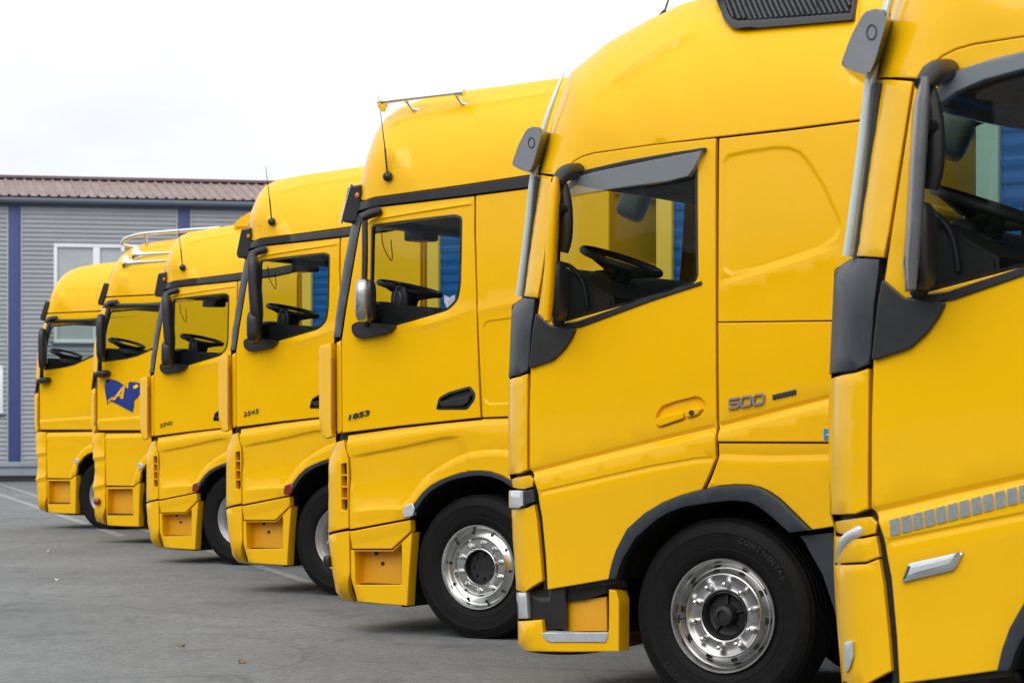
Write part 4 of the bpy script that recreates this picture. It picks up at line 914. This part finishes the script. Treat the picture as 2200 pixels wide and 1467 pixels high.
        a = (0.207, 1.547); b = (0.384, 1.581); text_mesh('badge', '2545' if kind == 1 else '2540', .055, CHR, t, (a[0], g(*a) - .006, a[1]), math.atan2(b[1] - a[1], b[0] - a[0]), .2, b[0] - a[0], .005, bold=.0)
        q = (1.22, 3.724, 0.3); bm = bmesh.new(); add_tube(bm, [(q[0], .4, q[1] - .08), (q[0] + .03, .4, q[1] + .04)], [.02, .008], 8); link_bm('roof_lamp', bm, ORG, t, 60)
    if kind == 2:
        prism_y('roof_spoiler', [(0.968, 3.773, 0.3), (1.087, 3.839, 0.3), (1.174, 3.886, 0.3), (1.342, 3.92, 0.3), (1.527, 3.922, 0.3), (1.527, 3.7, 0.3), (0.968, 3.712, 0.3)], .3, 2.2, YEL, t, bev=.03)
    if kind == 0:
        q = (1.028, 2.38); bm = bmesh.new(); vs = [(-.045, .05), (.0, .03), (.045, .05), (.045, .0), (.02, -.05), (.0, -.06), (-.02, -.05), (-.045, .0)]
        f = [bm.verts.new((q[0] + x, g(*q) + .012, q[1] + z)) for x, z in vs]; bm.faces.new(f)
        link_bm('shield_sticker', bm, mat('pale_sticker', (.45, .5, .6), .5, var=.5, vscale=40), door, 0)
    return t
ORG_DK = mat('slot_shade_orange', (.42, .15, .01), .6)  # dark orange puts the slots' orange-lit shade into the colour

# ---------------------------------------------------------------- truck kind 3: the two farthest, ribbed bumper corner and bent door line
def truck_far(kind):
    t = bpy.data.objects.new('tractor_truck', None); col.objects.link(t)
    B = [(0.124, 0.226, 0.12, 0.2), (-0.038, 0.271, 0.14, 0.22), (-0.085, 0.336, 0.16, 0.22), (-0.086, 0.504, 0.18, 0.22), (-0.117, 0.703, 0.18, 0.22), (-0.078, 0.896, 0.18, 0.22), (-0.094, 1.077, 0.18, 0.22), (-0.124, 1.138, 0.18, 0.22), (-0.124, 1.325, 0.18, 0.22), (-0.094, 1.434, 0.18, 0.24), (-0.14, 1.47, 0.18, 0.24), (-0.155, 1.953, 0.18, 0.24), (-0.117, 2.194, 0.18, 0.24), (-0.101, 2.557, 0.18, 0.26), (-0.024, 2.857, 0.18, 0.28), (0.022, 3.025, 0.18, 0.28), (0.06, 3.156, 0.18, 0.3), (0.082, 3.325, 0.2, 0.34), (0.103, 3.459, 0.24, 0.4), (0.155, 3.604, 0.28, 0.5), (0.238, 3.725, 0.32, 0.6), (0.359, 3.794, 0.34, 0.7), (0.533, 3.849, 0.36, 0.75), (0.886, 3.886, 0.38, 0.8), (1.451, 3.913, 0.38, 0.8), (2.107, 3.935, 0.38, 0.8)]
    g = make_g(B, .006)
    panel('roof_side_panel', BS(B, (0.06, 3.168, 0.18), B[-1][:2]) + [(2.297, 3.197), (1.062, 3.171), (0.267, 3.161)], g, YEL, t, res=.07, feats=[([(0.242, 3.465, 0.2), (0.621, 3.502, 0.2), (2.237, 3.499, 0.2)], [(-.15, 0), (-.02, -.010), (.02, .0), (.1, 0)], False, .3)])
    panel('cant_rail', BS(B, (0.052, 3.15, 0.18), (0.022, 3.031, 0.18)) + [(0.252, 3.036), (1.062, 3.064), (2.312, 3.081), (2.312, 3.179), (1.062, 3.159), (0.267, 3.149)], g, YEL, t)
    panel('a_pillar', BS(B, (0.022, 3.025, 0.18), (-0.117, 2.194, 0.18)) + [(0.084, 2.189), (0.115, 2.488), (0.176, 2.787), (0.244, 3.018)], g, YEL, t)
    win = rnd([(0.168, 2.32), (0.153, 2.44), (0.221, 2.786), (0.29, 2.975), (1.002, 3.007), (1.165, 2.991), (1.165, 2.531), (0.943, 2.458), (0.749, 2.39), (0.569, 2.357)], .04)
    glassp = offs(ccw(win), .02)
    door = panel('door', [(0.092, 2.117), (0.099, 2.189), (0.122, 2.488), (0.191, 2.786), (0.259, 3.018), (1.062, 3.053), (1.239, 3.06), (1.239, 1.447), (0.092, 1.446)], g, YEL, t, holes=[win],
                 feats=[([(0.092, 1.59), (0.403, 1.607), (0.704, 1.625), (1.298, 1.647)], [(-.03, 0), (0, .004), (.03, -.012), (.08, -.004), (.2, 0)])])
    panel('window_seal', win, g, BLK, door, holes=[glassp], inset=0, off=-.006, depth=.03, edge=0)
    panel('window_glass', glassp, g, GLS, door, inset=-.004, off=.012, depth=0, edge=0, res=.2)
    panel('side_panel', [(1.254, 3.06), (2.312, 3.092), (2.312, 1.448), (1.254, 1.447)], g, YEL, t)
    # grey drip bar over the window
    q0 = (0.291, 3.046, -0.03); q1 = (1.189, 3.031, -0.03)
    tube('window_bar', [(q0[0], -.02, q0[1]), (q0[0] + .12, -.03, q0[1] - .005), (q1[0], -.03, q1[1])], .026, GRY if kind == 0 else BLK, t)
    # corner deflector
    gd = lambda u, v: .35 * max(0, .12 - u) - .03
    cdp = panel('corner_deflector', [(-0.031, 1.962), (0.023, 1.986), (0.069, 1.985), (0.069, 1.458), (0.038, 1.41), (-0.008, 1.422), (-0.023, 1.482)], gd, YEL, t, depth=.09, res=.06)
    panel('deflector_slot', [(0.038, 1.92), (0.065, 1.92), (0.065, 1.5), (0.038, 1.5)], gd, BLK, cdp, off=-.003, depth=.004, inset=0, edge=0)
    arch_o = [(0.682, 0.817), (0.712, 0.906), (0.757, 0.996), (0.809, 1.067), (0.876, 1.133), (0.958, 1.187), (1.062, 1.223), (1.188, 1.235), (1.335, 1.218), (1.459, 1.166), (1.554, 1.072), (1.62, 0.956)]
    arch_i = [(0.779, 0.788), (0.809, 0.907), (0.861, 0.985), (0.921, 1.044), (1.002, 1.092), (1.091, 1.122), (1.188, 1.135), (1.298, 1.124), (1.401, 1.077), (1.474, 1.007), (1.533, 0.92), (1.562, 0.826)]
    low = panel('lower_side_panel', [(0.229, 0.735), (0.221, 1.052), (0.221, 1.404), (0.779, 1.411), (1.254, 1.418), (2.312, 1.419), (2.312, 0.892), (1.62, 0.885)] + arch_i[::-1][1:-1] + [(0.779, 0.788), (0.674, 0.734)], g, YEL, t, depth=.04,
                feats=[([(0.176, 1.374), (0.779, 1.387), (2.312, 1.402)], [(-.02, .01), (0, .006), (.03, -.008), (.1, 0)]), (arch_o, [(-.03, 0), (-.008, .004), (.008, -.016), (.05, -.018), (.2, -.018)])])
    arch_liner(t, arch_i)
    panel('marker_lamp', [(0.757, 1.026), (0.801, 1.038), (0.846, 1.014), (0.846, 0.955), (0.779, 0.949)], g, CLEAR, t, off=-.035, depth=.04, round_=.01)
    panel('marker_bracket', [(0.719, 0.918), (0.839, 0.943), (0.839, 0.914), (0.727, 0.895)], g, BLK, t, off=-.012, depth=.03)
    bc = panel('bumper_corner', BS(B, (-0.101, 1.409, 0.18), (0.124, 0.232, 0.12)) + [(0.214, 0.453), (0.214, 0.992), (0.214, 1.41), (0.115, 1.416)], g, YEL, t, depth=.05,
               feats=[([(-0.015, 1.086), (0.206, 1.111)], [(-.04, 0), (0, -.02), (.05, .01), (.1, 0)]), ([(-0.015, 0.708), (0.206, 0.752)], [(-.04, 0), (0, -.02), (.05, .01), (.1, 0)])])
    rec = [(0.252, 0.693), (0.659, 0.698), (0.667, 0.366), (0.244, 0.358)]
    st = panel('entry_step', [(0.229, 0.717), (0.667, 0.722), (0.779, 0.783), (0.764, 0.492), (0.757, 0.219), (0.479, 0.219), (0.229, 0.226)], g, YEL, t, holes=[rec], depth=.1, hdepth=.13)
    panel('step_back', rec, lambda u, v: 0, YEL2, st, off=.12, depth=0, inset=-.01, edge=0)
    q0 = (0.252, 0.358); q1 = (0.659, 0.365); bm = bmesh.new(); add_box(bm, q0[0], q1[0], .01, .11, q0[1] - .002, q0[1] + .02, .003); link_bm('step_tread', bm, BLK, st)
    if kind == 0:
        q = (0.13, 0.53, 0.0); blob('tow_hook', (q[0] - .03, -.01, q[1]), (.05, .04, .045), RED, t, p=2.4)
    # mirror
    for sgn in (1, -1):
        ys = (lambda y: y) if sgn > 0 else (lambda y: 2.5 - y)
        bm = bmesh.new(); pts = [((0.363, 3.018, -0.1), -.1), ((0.335, 2.838, -0.14), -.14), ((0.282, 2.601, -0.14), -.14), ((0.235, 2.334, -0.12), -.12), ((0.195, 2.198, -0.08), -.08)]
        add_tube(bm, curve([(p[0], ys(w_), p[1]) for p, w_ in pts]), .03, 8)
        a = (0.317, 3.019, -0.1); b = (0.418, 3.08, 0.0); add_tube(bm, [(a[0], ys(-.12), a[1]), (a[0] + .05, ys(-.1), a[1] + .05), (b[0], ys(.0), b[1])], .04, 8)
        arm = link_bm('mirror_arm', bm, BLK, t, 50)
        q = (0.353, 2.628, -0.2); blob('mirror', (q[0] - .02, ys(-.22), q[1]), (.05, .13, .30), BLK, arm, (0, 0, R(28) * sgn), 4)
        q = (0.228, 2.168, -0.12); blob('mirror_base', (q[0], ys(-.06), q[1]), (.10, .09, .045), BLK, arm, (0, R(-8), 0), 3)
    vz = [(0.166, 3.345, 0.03), (0.22, 3.331, 0.03), (0.227, 3.277, 0.03), (0.128, 3.052, 0.03), (0.067, 3.06, 0.03), (0.06, 3.09, 0.03)]
    prism_y('sun_visor', [p[:2] for p in vz], .04, 2.46, BLK, t, bulge=.1, ny=6, endscale=.9)
    full = BS(B, B[0][:2], B[-1][:2]) + [(2.312, 0.892), (1.62, 0.885)] + arch_i[::-1] + [(0.764, 0.403)]
    back = BS(B, (-0.101, 0.721, 0.18), B[-1][:2]) + [(2.312, 0.892), (1.62, 0.885)] + arch_i[::-1] + [(0.764, 0.759), (0.236, 0.717)]
    backing(t, back, g, offs(ccw(win), -.01))
    whole = panel('far_side', full, g, YEL, t, holes=[farwin(win)], right=True, res=.14, inset=0)
    panel('far_window_glass', farwin(win), g, GLS, whole, right=True, off=.02, depth=0, edge=0, inset=0)
    cross_shell(t, B, g, (-0.101, 2.436, 0.18)[1], (0.022, 3.025, 0.18)[1])
    rear_wall(t, 2.2, 1.1, 3.75)
    interior(t, [(0.099, 2.249), (0.128, 2.505, 0.2), (0.319, 2.49, 0.2), (0.429, 2.431, 0.3), (0.546, 2.188, 0.2), (-0.064, 2.194, 0.2)], (0.075, 2.578, 0.62)[:1] + (.62,) + (0.075, 2.578, 0.62)[1:2], R(16), .235)
    prism_y('headliner', [(0.247, 3.004, 0.1), (2.167, 3.042, 0.1), (2.167, 3.158, 0.1), (0.323, 3.206, 0.1)], .12, 2.38, INT, t, bev=.01)
    chassis(t); front_wheel(t, 1.28, 'steel'); plain_wheel(t, 1.28, 2.15); plain_wheel(t, 5.0, .05); plain_wheel(t, 5.0, 2.13)
    cargo_box(t, 2.76)
    if kind == 0:
        # two chrome horns and the chrome lamp bar on the roof
        for (px, py, L_, y) in ((*(0.576, 3.694, 0.2)[:2], 1.1, .22), (*(0.472, 3.587, 0.15)[:2], 1.0, .15)):
            bm = bmesh.new(); pr = [(0, .105), (.015, .085), (.05, .05), (.12, .032), (.4, .02), (1, .018)]
            add_tube(bm, [(px + s * L_, y - .02, py + .02 * s) for s, r_ in pr], [r_ for s, r_ in pr], 14, False)
            for s in (.28, .8): add_tube(bm, [(px + s * L_, y - .02, py), (px + s * L_, y + .08, py - .04)], .012, 8)
            link_bm('air_horn', bm, CHR, t, 60)
        P = [(0.254, 3.759, 0.3), (0.254, 3.88, 0.3), (0.353, 3.936, 0.3), (0.618, 3.974, 0.3), (0.993, 3.984, 0.3), (1.29, 3.991, 0.3), (1.803, 4.0, 0.3)]
        bm = bmesh.new(); c = curve([(p[0], .32, p[1]) for p in P]); add_tube(bm, c, .026, 10)
        a = c[4]; add_tube(bm, [(a.x, .32, a.z), (a.x - .15, 1.25, a.z - .03), (a.x, 2.18, a.z)], .028, 10)
        for k in (18, 34): q = c[min(k, len(c) - 1)]; add_tube(bm, [q, q + Vector((0, .02, -.13))], .02, 8)
        link_bm('roof_lamp_bar', bm, CHR, t, 60)
        # blue flag emblem with its letter
        pl = [(0.223, 2.082), (0.254, 2.096), (0.316, 2.1), (0.38, 2.091), (0.45, 2.068), (0.522, 2.027), (0.574, 1.988), (0.594, 1.975), (0.604, 2.009), (0.601, 2.05), (0.619, 2.064), (0.688, 2.062), (0.757, 2.055), (0.803, 2.041), (0.841, 2.008), (0.828, 1.951), (0.778, 1.901), (0.747, 1.861), (0.696, 1.827), (0.691, 1.75), (0.67, 1.678), (0.625, 1.694), (0.548, 1.726), (0.445, 1.771), (0.347, 1.809), (0.29, 1.829), (0.274, 1.789), (0.261, 1.776), (0.246, 1.854), (0.228, 1.935), (0.218, 2.017)]
        em = panel('flag_emblem', [p[:2] for p in pl], g, BLUD, door, off=-.012, depth=.002, inset=0, edge=0, res=.05, bnd_step=.02)
        for k_, pp in enumerate(([(0.267, 1.801), (0.29, 1.841), (0.358, 1.874), (0.378, 1.861), (0.316, 1.829)], [(0.347, 1.832), (0.517, 2.01), (0.558, 2.01), (0.388, 1.832)], [(0.512, 2.007), (0.558, 2.01), (0.527, 1.852), (0.476, 1.848)], [(0.414, 1.898), (0.527, 1.913), (0.522, 1.889), (0.393, 1.869)], [(0.696, 2.009), (0.747, 2.033), (0.788, 2.008), (0.737, 1.976), (0.696, 1.977)])):
            panel('letter_stroke', [p[:2] for p in pp], g, YEL, em, off=-.018 - .002 * k_, depth=.001, inset=0, edge=0, res=.08)
    return t

# ---------------------------------------------------------------- set the row out
TR = {'V':(-0.013,14.030,0.000), 'W':(1.236,9.630,-0.070), 'A':(-1.339,18.640,0.000), 'B':(-2.598,23.200,0.040), 'C':(-4.040,28.200,-0.060), 'M':(-5.418,33.000,0.000), 'N':(-7.045,37.800,0.000)}
GRP = 'yellow trucks parked in an angled row'
def place(t, key, label):
    x, y, lift = TR[key]; t.location = (x, y, 0); t.rotation_euler = (0, 0, R(-30))
    tag(t, label, 'truck', GRP); t['lift'] = lift
    for ch in [o for o in bpy.data.objects if o.parent == t]:
        if ch.name.split('.')[0] != 'wheel': ch.location.z += lift
    del t['lift']
place(truck_round(True), 'W', 'nearest yellow truck, with grey mirror and silver reflective squares along its door')
place(truck_round(False), 'V', 'yellow truck badged 500, with dark wheel arch trim and a slatted roof vent')
place(truck_band(0), 'A', 'yellow truck with black roof band, polished rim and the number 1853 on its door')
place(truck_band(1), 'B', 'yellow truck with black roof band and steel wheel, next beyond the truck numbered 1853')
place(truck_band(2), 'C', 'farthest of the three yellow trucks that have a black roof band')
place(truck_far(0), 'M', 'yellow truck with a blue flag emblem on its door and chrome horns on its roof')
place(truck_far(1), 'N', 'farthest yellow truck at the left end of the row, plain door and no emblem')

# ---------------------------------------------------------------- ground
def sheet(name, pts, z, m, sub=0):
    bm = bmesh.new(); bm.faces.new([bm.verts.new((p[0], p[1], z)) for p in pts]); return link_bm(name, bm, m, None, 0)
tag(sheet('ground', [(-300, -60), (300, -60), (300, 500), (-300, 500)], 0, ASP), kind='structure')
def long_line(a, b, w_):
    a = Vector(a); b = Vector(b); d = (b - a).normalized(); n = Vector((-d.y, d.x)) * w_ / 2
    return [a + n, a - n, b - n, b + n]
tag(sheet('bay_line', long_line((-14.612, 71.121), (-1.788, 23.983), .13), .004, LINE), 'long worn white line that runs under the whole row of trucks', 'road marking', 'white lines on the tarmac')
tag(sheet('bay_line', long_line((-12.372, 60.219), (-5.304, 34.81), .16), .004, LINE), 'worn white line nearer the camera that ends under the truck with the flag emblem', 'road marking', 'white lines on the tarmac')
LEAF = mat('dry_leaf', (.30, .12, .03), .7, var=.4, vscale=30); PALE = mat('pale_litter', (.45, .44, .42), .7)
def leaf(q, s, m, name, label, cat, a=0):
    bm = bmesh.new(); vs = []
    for i in range(10):
        b = 2 * math.pi * i / 10; r_ = s * (1 + .35 * math.cos(3 * b + a)); vs.append(bm.verts.new((q[0] + r_ * math.cos(b + a), q[1] + r_ * .6 * math.sin(b + a) * 2, .012 + .012 * math.sin(2 * b))))
    c = bm.verts.new((q[0], q[1], .02))
    for i in range(10): bm.faces.new((vs[i], vs[(i + 1) % 10], c))
    tag(link_bm(name, bm, m, None, 60), label, cat)
leaf((-1.709, 16.208), .028, LEAF, 'dry_leaf', 'orange brown dry leaf lying on the bare tarmac in the foreground', 'leaf', .4)
leaf((-5.517, 30.556), .03, PALE, 'litter_scrap', 'small pale scrap on the tarmac left of the trucks, farther one', 'litter', 1.2)
leaf((-4.414, 24.849), .022, PALE, 'litter_scrap', 'small pale scrap on the tarmac left of the trucks, nearer one', 'litter', 2.2)
leaf((-2.252, 17.442), .03, mat('brown_leaf', (.17, .12, .07), .8), 'dry_leaf', 'faint brown leaf on the tarmac up and left of the orange one', 'leaf', 2.0)

# ---------------------------------------------------------------- warehouse behind
def warehouse():
    t = bpy.data.objects.new('warehouse', None); col.objects.link(t)
    tag(t, 'grey corrugated metal warehouse with blue pilasters and brown ribbed roof behind the trucks', 'building')
    CLAD = mat('grey_cladding', (.42, .44, .47), .5, .1, var=.08, vscale=1.2); PIL = mat('blue_pilaster', (.045, .07, .21), .45, var=.1, vscale=2)
    ROOF = mat('brown_roof_sheet', (.56, .45, .43), .5, var=.15, vscale=2.2, vdark=(.44, .32, .30)); GUT = mat('grey_gutter', (.10, .12, .16), .4, var=.1)
    PLI = mat('plinth_grey', (.27, .31, .35), .5, var=.15, vscale=3); FRM = mat('white_frame', (.78, .80, .82), .35); DK = mat('dark_base', (.035, .033, .032), .9, var=.3)
    RDG = mat('dark_ridge', (.16, .11, .11), .6)
    # local frame: x along the facade to the right, y into the building, z up
    x0, y0 = (-13.18, 69.038); rot = R(12.9); t.location = (x0, y0, 0); t.rotation_euler = (0, 0, rot)
    S = 1 / 80.0
    def fx(px): return (px - 50) * S / math.cos(rot) * (1 + (px - 50) * S * math.tan(rot) / y0)
    def fz(py): return 1.5 + (915 - py) / 80.0
    A, Z = -10, 42
    ztop = fz(440); zb = fz(992)
    # cladding: horizontal trapezoid ribs, openings left for the windows
    wins = [(fx(113), fx(300), fz(735), fz(521)), (fx(-70), fx(8), fz(888), fz(785)), (fx(113 + 700), fx(300 + 700), fz(735), fz(521)), (fx(113 + 1400), fx(300 + 1400), fz(735), fz(521))]
    bm = bmesh.new(); pitch = .1225; n = int((ztop - zb) / pitch)
    prof = []
    for i in range(n):
        z = zb + i * pitch
        prof += [(z, 0), (z + .062, 0), (z + .070, -.042), (z + .112, -.042)]
    prof.append((zb + n * pitch, 0)); prof.append((ztop, 0))
    xs = sorted(set([A, Z] + [c for w_ in wins for c in w_[:2]]))
    for (z_a, ya), (z_b, yb) in zip(prof, prof[1:]):
        for xa, xb in zip(xs, xs[1:]):
            zm = (z_a + z_b) / 2; xm = (xa + xb) / 2
            if any(w_[0] < xm < w_[1] and w_[2] < zm < w_[3] for w_ in wins): continue
            v = [bm.verts.new(c) for c in ((xa, ya, z_a), (xb, ya, z_a), (xb, yb, z_b), (xa, yb, z_b))]; bm.faces.new(v)
    bmesh.ops.remove_doubles(bm, verts=bm.verts[:], dist=.0005)
    link_bm('wall', bm, CLAD, t, 20)
    box('inner_wall', A, Z, .25, .4, 0, ztop, mat('dim_room', (.25, .27, .28), .9), t, 0)
    for a, b, c, d in wins:
        fw = .09; bm = bmesh.new(); add_box(bm, a, b, -.05, .08, d - fw, d, .005); add_box(bm, a, b, -.05, .08, c, c + fw, .005)
        add_box(bm, a, a + fw, -.052, .08, c + fw + .001, d - fw - .001, .005); add_box(bm, b - fw, b, -.052, .08, c + fw + .001, d - fw - .001, .005)
        m_ = a + (b - a) * .47 if b - a > 1.2 else None
        if m_: add_box(bm, m_ - .09, m_ + .09, -.052, .08, c + fw + .001, d - fw - .001, .005)
        w_ = link_bm('window', bm, FRM, t)
        bm = bmesh.new(); add_box(bm, a + .05, b - .05, .02, .03, c + .05, d - .05); link_bm('pane', bm, mat('building_glass', (.42, .46, .49), .08, coat=.6, var=.15, vscale=1.2), w_, 0)
        box('sill', a - .05, b + .05, -.10, .02, c - .06, c - .002, GUT, w_, .005)
    for px in (32, 382, 732, 1082, 1432):
        x = fx(px); box('pilaster', x - .16, x + .16, -.07, .02, zb - .02, ztop, PIL, t, .01)
        for s in (-1, 1): box('pilaster_trim', x + s * .185 - .02, x + s * .185 + .02, -.05, .02, zb - .02, ztop, CLAD, t, .003)
    bm = bmesh.new(); add_box(bm, A, Z, -.16, .05, fz(1003), zb, .01); add_box(bm, A, Z, -.10, .05, fz(1022), fz(1003) - .002, .01); link_bm('plinth', bm, PLI, t)
    box('base_course', A, Z, -.06, .05, -.02, fz(1022) - .004, DK, t, 0)
    # gutter
    bm = bmesh.new(); add_box(bm, A, Z, -.12, .05, fz(441), fz(433), .01); add_tube(bm, [(A, -.28, fz(430)), (Z, -.28, fz(430))], .085, 14); add_box(bm, A, Z, -.14, .05, fz(434), fz(420), .01)
    link_bm('gutter', bm, GUT, t, 40)
    # ribbed roof sheet
    bm = bmesh.new(); x = A; prev = None; ze = fz(421); depth = 3.4; rise = .80
    while x < Z:
        for dx, h in ((0, 0), (.14, 0), (.165, .045), (.205, .045), (.23, 0)):
            a = bm.verts.new((x + dx, -.34, ze + h)); b = bm.verts.new((x + dx, depth, ze + h + rise))
            if prev: bm.faces.new((prev[0], a, b, prev[1]))
            prev = (a, b)
        x += .262
    r_ = bmesh.ops.solidify(bm, geom=bm.faces[:], thickness=.012)
    rf = link_bm('roof', bm, ROOF, t, 20)
    bm = bmesh.new(); add_box(bm, A, Z, depth - .25, depth + .1, ze + rise + .0, ze + rise + .09, .02); add_box(bm, A, Z, depth + .1, depth + 3.5, ze + rise - .8, ze + rise + .02); link_bm('ridge_cap', bm, RDG, rf)
    # box depth of the building
    bm = bmesh.new(); add_box(bm, A, Z, .45, 12, 0, ze + .2); link_bm('hall', bm, CLAD, t)
    return t
warehouse()

# the tree belt on the far side of the yard, behind the photographer: out of frame, seen only as a reflection
def wood():
    FOL = mat('foliage', (.05, .075, .03), .9, var=.5, vscale=1.5); bm = bmesh.new(); n = 90; pr = None
    for i in range(n + 1):
        a = R(100 + 200 * i / n); rr = 52 + 6 * noise.noise(Vector((i * .31, 0, 0))); hgt = 8.5 + 2.5 * noise.noise(Vector((i * .43, 5, 0))) + 1.5 * noise.noise(Vector((i * 1.3, 9, 0)))
        ring = []
        for j in range(9):
            f = j / 8; ring.append(bm.verts.new((math.sin(a) * (rr + 9 * math.sin(f * 1.5) ** 2 + 1.5 * noise.noise(Vector((i * .9, f * 6, 3)))), math.cos(a) * (rr + 9 * math.sin(f * 1.5) ** 2), hgt * math.sin(f * math.pi / 2))))
        if pr:
            for j in range(8): bm.faces.new((pr[j], ring[j], ring[j + 1], pr[j + 1]))
        pr = ring
    tag(link_bm('distant_wood', bm, FOL, None, 60), 'dark belt of trees across the yard behind the camera', 'trees', kind='stuff')
wood()
